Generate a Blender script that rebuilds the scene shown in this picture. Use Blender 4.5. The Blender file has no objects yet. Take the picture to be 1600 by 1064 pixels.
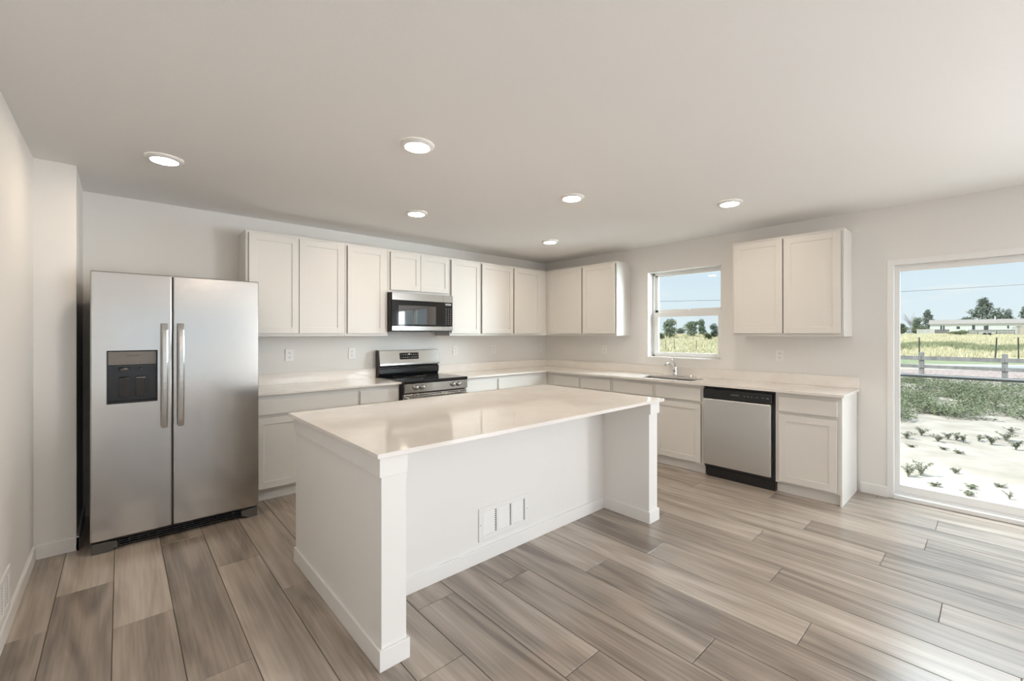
import bpy, bmesh, math, random
from mathutils import Vector, Matrix
random.seed(7)
S = bpy.context.scene
COL = S.collection
PI = math.pi

# ------------------------------------------------------------------ camera
cam_d = bpy.data.cameras.new('camera')
cam_d.sensor_width = 36.0
cam_d.lens = 36.0 * 679.37 / 1600.0
cam_d.shift_y = (521.85 - 532.0) / 1600.0
cam_d.clip_start = 0.05
cam_d.clip_end = 1000
cam = bpy.data.objects.new('camera', cam_d)
COL.objects.link(cam)
cam.location = (-4.7992, -4.5628, 1.3714)
cam.rotation_euler = (PI / 2, 0, -math.radians(90 - 47.9614))
S.camera = cam

# ------------------------------------------------------------------ view
S.view_settings.view_transform = 'Standard'
S.view_settings.look = 'None'
S.view_settings.gamma = 1
S.view_settings.use_curve_mapping = False
S.view_settings.exposure = 0.0
S.cycles.use_denoising = True
S.cycles.max_bounces = 14
S.cycles.diffuse_bounces = 8
S.cycles.glossy_bounces = 5
S.cycles.transparent_max_bounces = 12
S.cycles.sample_clamp_indirect = 6
S.cycles.caustics_reflective = False
S.cycles.caustics_refractive = False

# ------------------------------------------------------------------ sky
W = bpy.data.worlds.new('sky')
S.world = W
W.use_nodes = True
nt = W.node_tree
nt.nodes.clear()
o_ = nt.nodes.new('ShaderNodeOutputWorld')
b_ = nt.nodes.new('ShaderNodeBackground')
tc = nt.nodes.new('ShaderNodeTexCoord')
sx = nt.nodes.new('ShaderNodeSeparateXYZ')
cr = nt.nodes.new('ShaderNodeValToRGB')
cr.color_ramp.elements[0].position = 0.0
cr.color_ramp.elements[0].color = (0.86, 0.94, 1.0, 1)
cr.color_ramp.elements[1].position = 1.0
cr.color_ramp.elements[1].color = (0.50, 0.70, 0.98, 1)
e = cr.color_ramp.elements.new(0.22)
e.color = (0.70, 0.85, 1.0, 1)
# faint wisps of cloud
wn = nt.nodes.new('ShaderNodeTexNoise')
wm = nt.nodes.new('ShaderNodeMapping')
wm.inputs['Scale'].default_value = (3, 3, 22)
wn.inputs['Scale'].default_value = 2.2
wn.inputs['Detail'].default_value = 6
wr = nt.nodes.new('ShaderNodeMapRange')
wr.inputs['From Min'].default_value = 0.60
wr.inputs['From Max'].default_value = 0.78
mx = nt.nodes.new('ShaderNodeMixRGB')
mx.inputs['Color2'].default_value = (0.95, 0.97, 1, 1)
nt.links.new(tc.outputs['Generated'], sx.inputs[0])
nt.links.new(sx.outputs['Z'], cr.inputs['Fac'])
nt.links.new(tc.outputs['Generated'], wm.inputs['Vector'])
nt.links.new(wm.outputs[0], wn.inputs['Vector'])
nt.links.new(wn.outputs['Fac'], wr.inputs['Value'])
nt.links.new(wr.outputs[0], mx.inputs['Fac'])
nt.links.new(cr.outputs['Color'], mx.inputs['Color1'])
nt.links.new(mx.outputs[0], b_.inputs['Color'])
nt.links.new(b_.outputs[0], o_.inputs['Surface'])
b_.inputs['Strength'].default_value = 1.0


def light(name, kind, loc, rot, energy, color, **kw):
    d = bpy.data.lights.new(name, kind)
    d.energy = energy
    d.color = color
    for k, v in kw.items():
        setattr(d, k, v)
    o = bpy.data.objects.new(name, d)
    COL.objects.link(o)
    o.location = loc
    o.rotation_euler = rot
    return o


sun = light('sun', 'SUN', (0, 0, 30), (0, 0, 0), 4.4, (1.0, 0.94, 0.86), angle=0.02)
sun.rotation_euler = Vector((0.45, -0.40, -0.80)).to_track_quat('-Z', 'Y').to_euler()
# daylight lamps at the rear windows; side opening and its fill lamp are added
REAR_WINDOWS = [(-5.05, -2.35, 0.28, 1.97), (-1.45, -0.25, 0.28, 1.97)]
REAR_Y = -9.2
FILL_OPENING = (-6.25, -8.95, 0.35, 2.10)
UP = math.radians(0)          # upward tilt of the area lamps at the openings
for (a, b, z0, z1), watts in zip(REAR_WINDOWS, (3.5, 52)):
    light('daylight_rear_window', 'AREA', ((a + b) / 2, REAR_Y - 0.45, (z0 + z1) / 2 - 0.1), (PI / 2 + UP, 0, 0),
          watts, (0.84, 0.93, 1.0), shape='RECTANGLE', size=b - a + 0.2, size_y=z1 - z0 + 0.2)
a, b, z0, z1 = FILL_OPENING
light('fill_side_opening', 'AREA', (0.50, (a + b) / 2, (z0 + z1) / 2 - 0.1), (PI / 2 + UP, 0, PI / 2),
      365, (0.91, 0.95, 1.0), shape='RECTANGLE', size=a - b + 0.2, size_y=z1 - z0 + 0.2)
# unseen fill lamps added outside, above the patio door and beside the sink window
light('fill_over_patio', 'AREA', (1.5, -4.4, 3.3), (0, math.radians(52), 0), 320, (0.86, 0.94, 1.0), shape='RECTANGLE', size=1.6, size_y=2.6)
sw = light('fill_by_sink_window', 'AREA', (1.25, -3.05, 1.95), (0, 0, 0), 170, (0.84, 0.93, 1.0), shape='RECTANGLE', size=0.9, size_y=1.0)
sw.rotation_euler = Vector((-1, 0.75, -0.12)).to_track_quat('-Z', 'Y').to_euler()
LAMP_POWER = 135.0      # lens radiance of the recessed ceiling lamps
LAMP_COLOR = (1.0, 0.84, 0.67)


# ------------------------------------------------------------------ helpers
def mat(name, color, rough=0.5, metal=0.0, bump=None, **kw):
    m = bpy.data.materials.new(name)
    m.use_nodes = True
    n = m.node_tree.nodes
    p = n['Principled BSDF']
    p.inputs['Base Color'].default_value = (*color, 1)
    p.inputs['Roughness'].default_value = rough
    p.inputs['Metallic'].default_value = metal
    for k, v in kw.items():
        p.inputs[k.replace('_', ' ')].default_value = v
    if bump:
        sc, st = bump
        t = n.new('ShaderNodeTexNoise')
        t.inputs['Scale'].default_value = sc
        t.inputs['Detail'].default_value = 3
        c = n.new('ShaderNodeTexCoord')
        b = n.new('ShaderNodeBump')
        b.inputs['Strength'].default_value = st
        b.inputs['Distance'].default_value = 0.002
        m.node_tree.links.new(c.outputs['Object'], t.inputs['Vector'])
        m.node_tree.links.new(t.outputs['Fac'], b.inputs['Height'])
        m.node_tree.links.new(b.outputs['Normal'], p.inputs['Normal'])
    return m


def noise_mat(name, c0, c1, scale, rough=0.7, stretch=(1, 1, 1), lo=0.35, hi=0.65, detail=4):
    m = mat(name, c0, rough)
    n, l = m.node_tree.nodes, m.node_tree.links
    p = n['Principled BSDF']
    c = n.new('ShaderNodeTexCoord')
    mp = n.new('ShaderNodeMapping')
    mp.inputs['Scale'].default_value = stretch
    t = n.new('ShaderNodeTexNoise')
    t.inputs['Scale'].default_value = scale
    t.inputs['Detail'].default_value = detail
    r = n.new('ShaderNodeValToRGB')
    r.color_ramp.elements[0].position = lo
    r.color_ramp.elements[0].color = (*c0, 1)
    r.color_ramp.elements[1].position = hi
    r.color_ramp.elements[1].color = (*c1, 1)
    l.new(c.outputs['Object'], mp.inputs[0])
    l.new(mp.outputs[0], t.inputs['Vector'])
    l.new(t.outputs['Fac'], r.inputs['Fac'])
    l.new(r.outputs['Color'], p.inputs['Base Color'])
    return m


def steel_mat(name, color, rough, aniso=0.0, rot=0.0):
    m = mat(name, color, rough, 1.0)
    n, l = m.node_tree.nodes, m.node_tree.links
    p = n['Principled BSDF']
    p.inputs['Anisotropic'].default_value = aniso
    p.inputs['Anisotropic Rotation'].default_value = rot
    c = n.new('ShaderNodeTexCoord')
    mp = n.new('ShaderNodeMapping')
    mp.inputs['Scale'].default_value = (4, 4, 900) if rot == 0 else (900, 900, 4)
    t = n.new('ShaderNodeTexNoise')
    t.inputs['Scale'].default_value = 1.0
    r = n.new('ShaderNodeMapRange')
    r.inputs['To Min'].default_value = rough - 0.004
    r.inputs['To Max'].default_value = rough + 0.004
    l.new(c.outputs['Object'], mp.inputs[0])
    l.new(mp.outputs[0], t.inputs['Vector'])
    l.new(t.outputs['Fac'], r.inputs['Value'])
    l.new(r.outputs[0], p.inputs['Roughness'])
    return m


M = {}
M['wall'] = mat('wall_paint', (0.75, 0.735, 0.71), 0.75, bump=(260, 0.12))
M['ceiling'] = mat('ceiling_paint', (0.83, 0.82, 0.81), 0.85, bump=(120, 0.2))
M['trim'] = mat('trim_paint', (0.80, 0.79, 0.77), 0.42)
M['cabinet'] = mat('cabinet_paint', (0.71, 0.69, 0.655), 0.38)
M['island'] = mat('island_paint', (0.79, 0.78, 0.76), 0.5, bump=(200, 0.06))
M['dark'] = mat('dark_plastic', (0.02, 0.02, 0.021), 0.45)
M['body'] = mat('appliance_side', (0.035, 0.034, 0.034), 0.5)
M['grey_plastic'] = mat('grey_plastic', (0.10, 0.095, 0.09), 0.45)
M['blackglass'] = mat('black_glass', (0.008, 0.008, 0.009), 0.06)
M['gloss_black'] = mat('gloss_black', (0.012, 0.012, 0.013), 0.16)
M['window_tint'] = mat('oven_window', (0.19, 0.19, 0.19), 0.03, 1.0)
M['steel'] = steel_mat('brushed_steel', (0.52, 0.505, 0.485), 0.17, 0.35, 0.0)
M['steel_fine'] = steel_mat('fine_steel', (0.54, 0.53, 0.51), 0.17, 0.0)
M['steel_dw'] = steel_mat('dishwasher_steel', (0.70, 0.69, 0.67), 0.30, 0.0)
M['steel_sink'] = mat('sink_steel', (0.42, 0.41, 0.40), 0.32, 1.0)
M['chrome'] = mat('chrome', (0.75, 0.75, 0.75), 0.09, 1.0)
M['panel_steel'] = mat('panel_grey', (0.165, 0.15, 0.135), 0.38)
M['paddle'] = mat('paddle_grey', (0.035, 0.034, 0.034), 0.3)
M['print'] = mat('printed_grey', (0.30, 0.30, 0.30), 0.5)
M['print_dark'] = mat('printed_dark', (0.05, 0.05, 0.05), 0.5)
M['plastic_white'] = mat('white_plastic', (0.80, 0.79, 0.77), 0.35)
M['slot'] = mat('slot_black', (0.03, 0.03, 0.03), 0.6)
M['vinyl'] = mat('vinyl_white', (0.78, 0.78, 0.77), 0.35)
M['grille'] = mat('enamel_white', (0.80, 0.79, 0.775), 0.4)
M['bar'] = mat('aluminium_bar', (0.10, 0.105, 0.11), 0.45, 0.3)

# quartz: warm white with faint flecks
M['quartz'] = mat('quartz', (0.78, 0.745, 0.70), 0.07)
n, l = M['quartz'].node_tree.nodes, M['quartz'].node_tree.links
c = n.new('ShaderNodeTexCoord')
t1 = n.new('ShaderNodeTexNoise')
t1.inputs['Scale'].default_value = 5
t1.inputs['Detail'].default_value = 6
r1 = n.new('ShaderNodeValToRGB')
r1.color_ramp.elements[0].position = 0.3
r1.color_ramp.elements[0].color = (0.74, 0.70, 0.655, 1)
r1.color_ramp.elements[1].position = 0.7
r1.color_ramp.elements[1].color = (0.80, 0.77, 0.735, 1)
v1 = n.new('ShaderNodeTexVoronoi')
v1.inputs['Scale'].default_value = 28
r2 = n.new('ShaderNodeValToRGB')
r2.color_ramp.elements[0].position = 0.0
r2.color_ramp.elements[0].color = (1, 1, 1, 1)
r2.color_ramp.elements[1].position = 0.09
r2.color_ramp.elements[1].color = (0, 0, 0, 1)
t3 = n.new('ShaderNodeTexNoise')
t3.inputs['Scale'].default_value = 9
r3 = n.new('ShaderNodeMapRange')
r3.inputs['From Min'].default_value = 0.58
r3.inputs['From Max'].default_value = 0.66
mu = n.new('ShaderNodeMath')
mu.operation = 'MULTIPLY'
mq = n.new('ShaderNodeMixRGB')
mq.inputs['Color2'].default_value = (0.30, 0.24, 0.18, 1)
for tt in (t1, v1, t3):
    l.new(c.outputs['Object'], tt.inputs['Vector'])
l.new(t1.outputs['Fac'], r1.inputs['Fac'])
l.new(v1.outputs['Distance'], r2.inputs['Fac'])
l.new(t3.outputs['Fac'], r3.inputs['Value'])
l.new(r2.outputs['Color'], mu.inputs[0])
l.new(r3.outputs[0], mu.inputs[1])
l.new(mu.outputs[0], mq.inputs['Fac'])
l.new(r1.outputs['Color'], mq.inputs['Color1'])
l.new(mq.outputs[0], n['Principled BSDF'].inputs['Base Color'])


def glass_mat():
    m = bpy.data.materials.new('window_glass')
    m.use_nodes = True
    n, l = m.node_tree.nodes, m.node_tree.links
    n.clear()
    out = n.new('ShaderNodeOutputMaterial')
    tr = n.new('ShaderNodeBsdfTransparent')
    tr.inputs['Color'].default_value = (0.95, 0.98, 0.97, 1)
    gl = n.new('ShaderNodeBsdfGlossy')
    gl.inputs['Roughness'].default_value = 0.0
    # thin pane: reflection rises towards grazing angles, the same on both faces
    lw = n.new('ShaderNodeLayerWeight')
    lw.inputs['Blend'].default_value = 0.5
    pw = n.new('ShaderNodeMath')
    pw.operation = 'POWER'
    pw.inputs[1].default_value = 5.0
    fr = n.new('ShaderNodeMath')
    fr.operation = 'MULTIPLY_ADD'
    fr.inputs[1].default_value = 0.94
    fr.inputs[2].default_value = 0.03
    l.new(lw.outputs['Facing'], pw.inputs[0])
    l.new(pw.outputs[0], fr.inputs[0])
    mi = n.new('ShaderNodeMixShader')
    l.new(fr.outputs[0], mi.inputs[0])
    l.new(tr.outputs[0], mi.inputs[1])
    l.new(gl.outputs[0], mi.inputs[2])
    l.new(mi.outputs[0], out.inputs['Surface'])
    return m


M['glass'] = glass_mat()
M['lens'] = bpy.data.materials.new('lamp_lens')
M['lens'].use_nodes = True
n = M['lens'].node_tree.nodes
n['Principled BSDF'].inputs['Base Color'].default_value = (0.9, 0.9, 0.88, 1)
n['Principled BSDF'].inputs['Emission Color'].default_value = (*LAMP_COLOR, 1)
n['Principled BSDF'].inputs['Emission Strength'].default_value = LAMP_POWER


class MB:
    """collects shapes into one mesh"""

    def __init__(self):
        self.bm = bmesh.new()

    def add(self, other, mi=0):
        for f in other.faces:
            f.material_index = mi
        me = bpy.data.meshes.new('tmp')
        other.to_mesh(me)
        other.free()
        self.bm.from_mesh(me)
        bpy.data.meshes.remove(me)
        return self

    def box(self, x0, x1, y0, y1, z0, z1, bevel=0.0, mi=0, seg=2):
        x0, x1 = min(x0, x1), max(x0, x1)
        y0, y1 = min(y0, y1), max(y0, y1)
        z0, z1 = min(z0, z1), max(z0, z1)
        b = bmesh.new()
        bmesh.ops.create_cube(b, size=1.0)
        for v in b.verts:
            v.co = Vector(((x0 + x1) / 2 + v.co.x * (x1 - x0), (y0 + y1) / 2 + v.co.y * (y1 - y0), (z0 + z1) / 2 + v.co.z * (z1 - z0)))
        if bevel > 0:
            bmesh.ops.bevel(b, geom=list(b.edges), offset=min(bevel, 0.45 * min(x1 - x0, y1 - y0, z1 - z0)), segments=seg, profile=0.5, affect='EDGES')
        return self.add(b, mi)

    def lathe(self, prof, center, axis='z', seg=32, mi=0, cap=True):
        b = bmesh.new()
        rings = []
        for (r, h) in prof:
            ring = []
            for k in range(seg):
                a = 2 * PI * k / seg
                ring.append(b.verts.new((r * math.cos(a), r * math.sin(a), h)))
            rings.append(ring)
        for i in range(len(rings) - 1):
            for k in range(seg):
                b.faces.new((rings[i][k], rings[i][(k + 1) % seg], rings[i + 1][(k + 1) % seg], rings[i + 1][k]))
        if cap:
            b.faces.new(list(reversed(rings[0])))
            b.faces.new(rings[-1])
        if axis == 'y':
            R = Matrix.Rotation(PI / 2, 4, 'X')      # +z -> -y
        elif axis == 'x':
            R = Matrix.Rotation(-PI / 2, 4, 'Y')     # +z -> -x
        else:
            R = Matrix.Identity(4)
        for v in b.verts:
            v.co = R @ v.co + Vector(center)
        bmesh.ops.recalc_face_normals(b, faces=b.faces)
        return self.add(b, mi)

    def tube(self, pts, radii, seg=12, mi=0, flat=(1, 1)):
        b = bmesh.new()
        pts = [Vector(p) for p in pts]
        rings = []
        for i, p in enumerate(pts):
            d = (pts[min(i + 1, len(pts) - 1)] - pts[max(i - 1, 0)]).normalized()
            ref = Vector((0, 0, 1)) if abs(d.z) < 0.9 else Vector((1, 0, 0))
            u = d.cross(ref).normalized()
            w = u.cross(d).normalized()
            r = radii[i] if hasattr(radii, '__len__') else radii
            rings.append([b.verts.new(p + u * (r * flat[0] * math.cos(2 * PI * k / seg)) + w * (r * flat[1] * math.sin(2 * PI * k / seg))) for k in range(seg)])
        for i in range(len(rings) - 1):
            for k in range(seg):
                b.faces.new((rings[i][k], rings[i][(k + 1) % seg], rings[i + 1][(k + 1) % seg], rings[i + 1][k]))
        b.faces.new(list(reversed(rings[0])))
        b.faces.new(rings[-1])
        bmesh.ops.recalc_face_normals(b, faces=b.faces)
        return self.add(b, mi)

    def prism(self, poly, axis, a0, a1, mi=0, bevel=0.0):
        """poly of 2-D points extruded along an axis ('x': (y,z), 'y': (x,z), 'z': (x,y))"""
        b = bmesh.new()

        def mk(p, a):
            return {'x': (a, p[0], p[1]), 'y': (p[0], a, p[1]), 'z': (p[0], p[1], a)}[axis]
        v0 = [b.verts.new(mk(p, a0)) for p in poly]
        v1 = [b.verts.new(mk(p, a1)) for p in poly]
        k = len(poly)
        b.faces.new(v0)
        b.faces.new(list(reversed(v1)))
        for i in range(k):
            b.faces.new((v0[i], v1[i], v1[(i + 1) % k], v0[(i + 1) % k]))
        bmesh.ops.recalc_face_normals(b, faces=b.faces)
        if bevel > 0:
            bmesh.ops.bevel(b, geom=list(b.edges), offset=bevel, segments=2, profile=0.5, affect='EDGES')
        return self.add(b, mi)

    def build(self, name, mats, parent=None, smooth=False, origin=None):
        me = bpy.data.meshes.new(name)
        off = Vector(parent['_o']) if parent else (Vector(origin) if origin else Vector((0, 0, 0)))
        for v in self.bm.verts:
            v.co -= off
        self.bm.to_mesh(me)
        self.bm.free()
        for m in (mats if isinstance(mats, (list, tuple)) else [mats]):
            me.materials.append(m)
        if smooth:
            for p in me.polygons:
                p.use_smooth = True
        o = bpy.data.objects.new(name, me)
        COL.objects.link(o)
        if parent:
            o.parent = parent
            o['_o'] = tuple(off)
        else:
            o.location = off
            o['_o'] = tuple(off)
        return o


def tag(o, label, cat, group=None):
    o['label'] = label
    o['category'] = cat
    if group:
        o['group'] = group
    return o


def thing(name, loc, label=None, cat=None, group=None):
    o = bpy.data.objects.new(name, None)
    o.empty_display_size = 0.1
    COL.objects.link(o)
    o.location = loc
    o['_o'] = tuple(loc)
    if label:
        tag(o, label, cat, group)
    return o


def structure(o):
    o['kind'] = 'structure'
    return o


def copy_thing(root, loc, label=None, rotz=0.0, scale=None):
    r = root.copy()
    COL.objects.link(r)
    r.location = loc
    r['_o'] = tuple(loc)
    r.rotation_euler = (0, 0, rotz)
    if scale:
        r.scale = scale
    if label:
        r['label'] = label
    for ch in list(root.children):
        c = ch.copy()
        COL.objects.link(c)
        c.parent = r
        for g in ch.children:
            d = g.copy()
            COL.objects.link(d)
            d.parent = c
    return r


def text(name, body, size, loc, rot, m, parent, depth=0.0004):
    cu = bpy.data.curves.new(name, 'FONT')
    cu.body = body
    cu.size = size
    cu.extrude = depth
    cu.align_x = 'CENTER'
    cu.align_y = 'CENTER'
    cu.materials.append(m)
    tmp = bpy.data.objects.new('tmp_text', cu)
    COL.objects.link(tmp)
    dg = bpy.context.evaluated_depsgraph_get()
    me = bpy.data.meshes.new_from_object(tmp.evaluated_get(dg))
    bpy.data.objects.remove(tmp)
    bpy.data.curves.remove(cu)
    o = bpy.data.objects.new(name, me)
    COL.objects.link(o)
    o.parent = parent
    o.location = Vector(loc) - Vector(parent['_o'])
    o.rotation_euler = rot
    return o


# a wall frame: u runs along the wall away from the corner (back wall: u = x; right wall: u = -y), n comes out of the wall
class Side:
    def __init__(self, kind):
        self.k = kind

    def bx(self, mb, u0, u1, n0, n1, z0, z1, bevel=0.0, mi=0, seg=2):
        if self.k == 'back':
            return mb.box(u0, u1, -n0, -n1, z0, z1, bevel, mi, seg)
        return mb.box(-n0, -n1, -u0, -u1, z0, z1, bevel, mi, seg)

    def pt(self, u, nn, z):
        return Vector((u, -nn, z)) if self.k == 'back' else Vector((-nn, -u, z))


BACK, RIGHT = Side('back'), Side('right')

# ------------------------------------------------------------------ room shell
H = 2.44
XW, XL, YA = -5.19, -5.005, -0.6565
WT = 0.16
T = 0.13

# floor: planks of 0.2243 m running towards the camera
fl = MB()
fl.box(XW - T, WT, REAR_Y - T, T, -0.20, -0.004)
floor = structure(fl.build('floor', mat('subfloor', (0.05, 0.042, 0.035), 0.8)))
plank_w = 0.2243
joint = {-7: -1.288, -6: -1.82, -5: -2.46, -4: -1.505, -3: -2.01, -2: -3.04, -1: -2.644, 0: -3.415, 1: -2.748, 2: -3.72,
         3: -2.985, 4: -3.98, 5: -3.115, 6: -3.73, 7: -4.385, 8: -3.485, 9: -4.107, 10: -4.265 + 0.6, 11: -4.265, 12: -3.3, 13: -4.287, 14: -4.8, 15: -3.9}
tone_fix = {(-7, -1.288): 0.93, (-6, -1.82): 0.90}
pl = bmesh.new()
tone_l = pl.loops.layers.color.new('tone')
uv_l = pl.loops.layers.uv.new('grain')
rp = random.Random(21)
L = 1.52
for i in range(-9, 17):
    x0 = -3.479 + plank_w * i
    x1 = x0 + plank_w
    x0c, x1c = max(x0, XW - 0.05), min(x1, WT - 0.01)
    if x1c - x0c < 0.01:
        continue
    j = joint.get(i, rp.uniform(-5, -3))
    y = j
    while y < T - 0.05:
        y += L
    ys = []
    while y > REAR_Y - T:
        ys.append(y)
        y -= L
    ys.append(y)
    for k in range(len(ys) - 1):
        ya, yb = ys[k + 1], ys[k]
        tone = rp.choice([0.12, 0.25, 0.35, 0.42, 0.5, 0.55, 0.62, 0.72])
        for (ri, rj), tv in tone_fix.items():
            if ri == i and abs(ya - rj) < 0.01:
                tone = tv
        rx, ry = rp.uniform(0, 50), rp.uniform(0, 50)
        g = 0.0011
        xa, xb, y0, y1 = x0c + g, x1c - g, max(ya, REAR_Y - T) + g, min(yb, T) - g
        if y1 - y0 < 0.01:
            continue
        b = 0.002
        top = [pl.verts.new(p) for p in ((xa + b, y0 + b, 0), (xb - b, y0 + b, 0), (xb - b, y1 - b, 0), (xa + b, y1 - b, 0))]
        low = [pl.verts.new(p) for p in ((xa, y0, -0.0018), (xb, y0, -0.0018), (xb, y1, -0.0018), (xa, y1, -0.0018))]
        fs = [pl.faces.new(top)]
        for q in range(4):
            fs.append(pl.faces.new((low[q], low[(q + 1) % 4], top[(q + 1) % 4], top[q])))
        for f in fs:
            for lp in f.loops:
                lp[tone_l] = (tone, rp.random() * 0 + (hash((i, k)) % 97) / 97.0, 0, 1)
                lp[uv_l].uv = (lp.vert.co.x - x0 + rx, lp.vert.co.y + ry)
fm = bpy.data.materials.new('vinyl_plank')
fm.use_nodes = True
n, l = fm.node_tree.nodes, fm.node_tree.links
P = n['Principled BSDF']
at = n.new('ShaderNodeVertexColor')
at.layer_name = 'tone'
uv = n.new('ShaderNodeUVMap')
uv.uv_map = 'grain'
sp = n.new('ShaderNodeSeparateColor')
l.new(at.outputs['Color'], sp.inputs[0])
mp1 = n.new('ShaderNodeMapping')
mp1.inputs['Scale'].default_value = (7.0, 0.75, 1)
l.new(uv.outputs[0], mp1.inputs[0])
# broad cloudy figure
nz1 = n.new('ShaderNodeTexNoise')
nz1.inputs['Scale'].default_value = 1.0
nz1.inputs['Detail'].default_value = 3
nz1.inputs['Distortion'].default_value = 1.2
l.new(mp1.outputs[0], nz1.inputs['Vector'])
# fine grain
mp2 = n.new('ShaderNodeMapping')
mp2.inputs['Scale'].default_value = (75, 2.2, 1)
l.new(uv.outputs[0], mp2.inputs[0])
nz2 = n.new('ShaderNodeTexNoise')
nz2.inputs['Scale'].default_value = 1.0
nz2.inputs['Detail'].default_value = 5
l.new(mp2.outputs[0], nz2.inputs['Vector'])
# cathedral rings
mp3 = n.new('ShaderNodeMapping')
mp3.inputs['Scale'].default_value = (5.5, 0.55, 1)
l.new(uv.outputs[0], mp3.inputs[0])
nz3 = n.new('ShaderNodeTexNoise')
nz3.inputs['Scale'].default_value = 0.8
nz3.inputs['Detail'].default_value = 1
l.new(mp3.outputs[0], nz3.inputs['Vector'])
m3 = n.new('ShaderNodeMath')
m3.operation = 'MULTIPLY'
m3.inputs[1].default_value = 34
l.new(nz3.outputs['Fac'], m3.inputs[0])
s3 = n.new('ShaderNodeMath')
s3.operation = 'SINE'
l.new(m3.outputs[0], s3.inputs[0])


def mathn(op, a, b, clamp=False):
    x = n.new('ShaderNodeMath')
    x.operation = op
    x.use_clamp = clamp
    for q, v in enumerate((a, b)):
        if isinstance(v, (int, float)):
            x.inputs[q].default_value = v
        else:
            l.new(v, x.inputs[q])
    return x.outputs[0]


f1 = mathn('MULTIPLY', mathn('SUBTRACT', nz1.outputs['Fac'], 0.5), 1.35)
f2 = mathn('MULTIPLY', mathn('SUBTRACT', nz2.outputs['Fac'], 0.5), 0.60)
f3 = mathn('MULTIPLY', s3.outputs[0], 0.055)
tt = mathn('ADD', mathn('MULTIPLY', sp.outputs[0], 0.62), 0.13)
tot = mathn('ADD', mathn('ADD', tt, f1), mathn('ADD', f2, f3))
tot = mathn('ADD', tot, 0.10, True)
ra = n.new('ShaderNodeValToRGB')
ra.color_ramp.elements[0].position = 0.0
ra.color_ramp.elements[0].color = (0.165, 0.132, 0.106, 1)
ra.color_ramp.elements[1].position = 1.0
ra.color_ramp.elements[1].color = (0.56, 0.49, 0.42, 1)
e = ra.color_ramp.elements.new(0.5)
e.color = (0.36, 0.302, 0.252, 1)
l.new(tot, ra.inputs['Fac'])
l.new(ra.outputs['Color'], P.inputs['Base Color'])
P.inputs['Roughness'].default_value = 0.27
P.inputs['Specular IOR Level'].default_value = 0.9
bp = n.new('ShaderNodeBump')
bp.inputs['Strength'].default_value = 0.08
bp.inputs['Distance'].default_value = 0.001
l.new(nz2.outputs['Fac'], bp.inputs['Height'])
l.new(bp.outputs['Normal'], P.inputs['Normal'])
me = bpy.data.meshes.new('planks')
pl.to_mesh(me)
pl.free()
me.materials.append(fm)
plo = bpy.data.objects.new('planks', me)
COL.objects.link(plo)
plo.parent = floor

cb = MB()
cb.box(XW - T, WT, REAR_Y - T, T, H, H + 0.25)
structure(cb.build('ceiling', M['ceiling']))
w = MB()
w.box(XL - 0.3, WT, 0, T, 0, H)
structure(w.build('wall_back', M['wall']))
w = MB()
w.box(XW - T, XW, REAR_Y, YA + 0.001, 0, H)
w.box(XW - T, XL, YA, 0, 0, H)
structure(w.build('wall_left', M['wall']))

# right wall with the sink window and the sliding patio door
WY0, WY1, WZ0, WZ1 = -1.7229, -2.5971, 1.0967, 2.1186
DY0, DY1, DZ = -3.968, -5.80, 1.980
w = MB()
w.box(0, WT, 0, WY0, 0, H)
w.box(0, WT, WY0, WY1, 0, WZ0)
w.box(0, WT, WY0, WY1, WZ1, H)
w.box(0, WT, WY1, DY0, 0, H)
w.box(0, WT, DY0, DY1, DZ, H)
SWA, SWB, SW0, SW1 = FILL_OPENING  # unseen opening added for the side fill lamp
w.box(0, WT, DY1, SWA, 0, H)
w.box(0, WT, SWB, REAR_Y, 0, H)
w.box(0, WT, SWA, SWB, 0, SW0)
w.box(0, WT, SWA, SWB, SW1, H)
structure(w.build('wall_right', M['wall']))
w = MB()
xs = [XW - T] + [v for r_ in REAR_WINDOWS for v in r_[:2]] + [WT]
for q in range(0, len(xs), 2):
    w.box(xs[q], xs[q + 1], REAR_Y - T, REAR_Y, 0, H)
for (a, b, z0, z1) in REAR_WINDOWS:
    w.box(a, b, REAR_Y - T, REAR_Y, 0, z0)
    w.box(a, b, REAR_Y - T, REAR_Y, z1, H)
structure(w.build('wall_rear', M['wall']))

# baseboards
BH, BT = 0.086, 0.0125
b = MB()
b.prism([(XW, 0), (XW + BT, 0), (XW + BT, BH - 0.006), (XW + BT - 0.004, BH), (XW, BH)], 'y', REAR_Y, YA)
b.prism([(YA, 0), (YA - BT, 0), (YA - BT, BH - 0.006), (YA - BT + 0.004, BH), (YA, BH)], 'x', XW, XL + BT)
b.prism([(XL, 0), (XL + BT, 0), (XL + BT, BH - 0.006), (XL + BT - 0.004, BH), (XL, BH)], 'y', YA - BT, -0.0)
structure(b.build('baseboard_left', M['trim']))
b = MB()
b.prism([(0, 0), (-BT, 0), (-BT, BH - 0.006), (-BT + 0.004, BH), (0, BH)], 'y', -3.781, DY0 + 0.004)
b.prism([(0, 0), (-BT, 0), (-BT, BH - 0.006), (-BT + 0.004, BH), (0, BH)], 'y', DY1 - 0.02, REAR_Y)
structure(b.build('baseboard_right', M['trim']))

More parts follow.
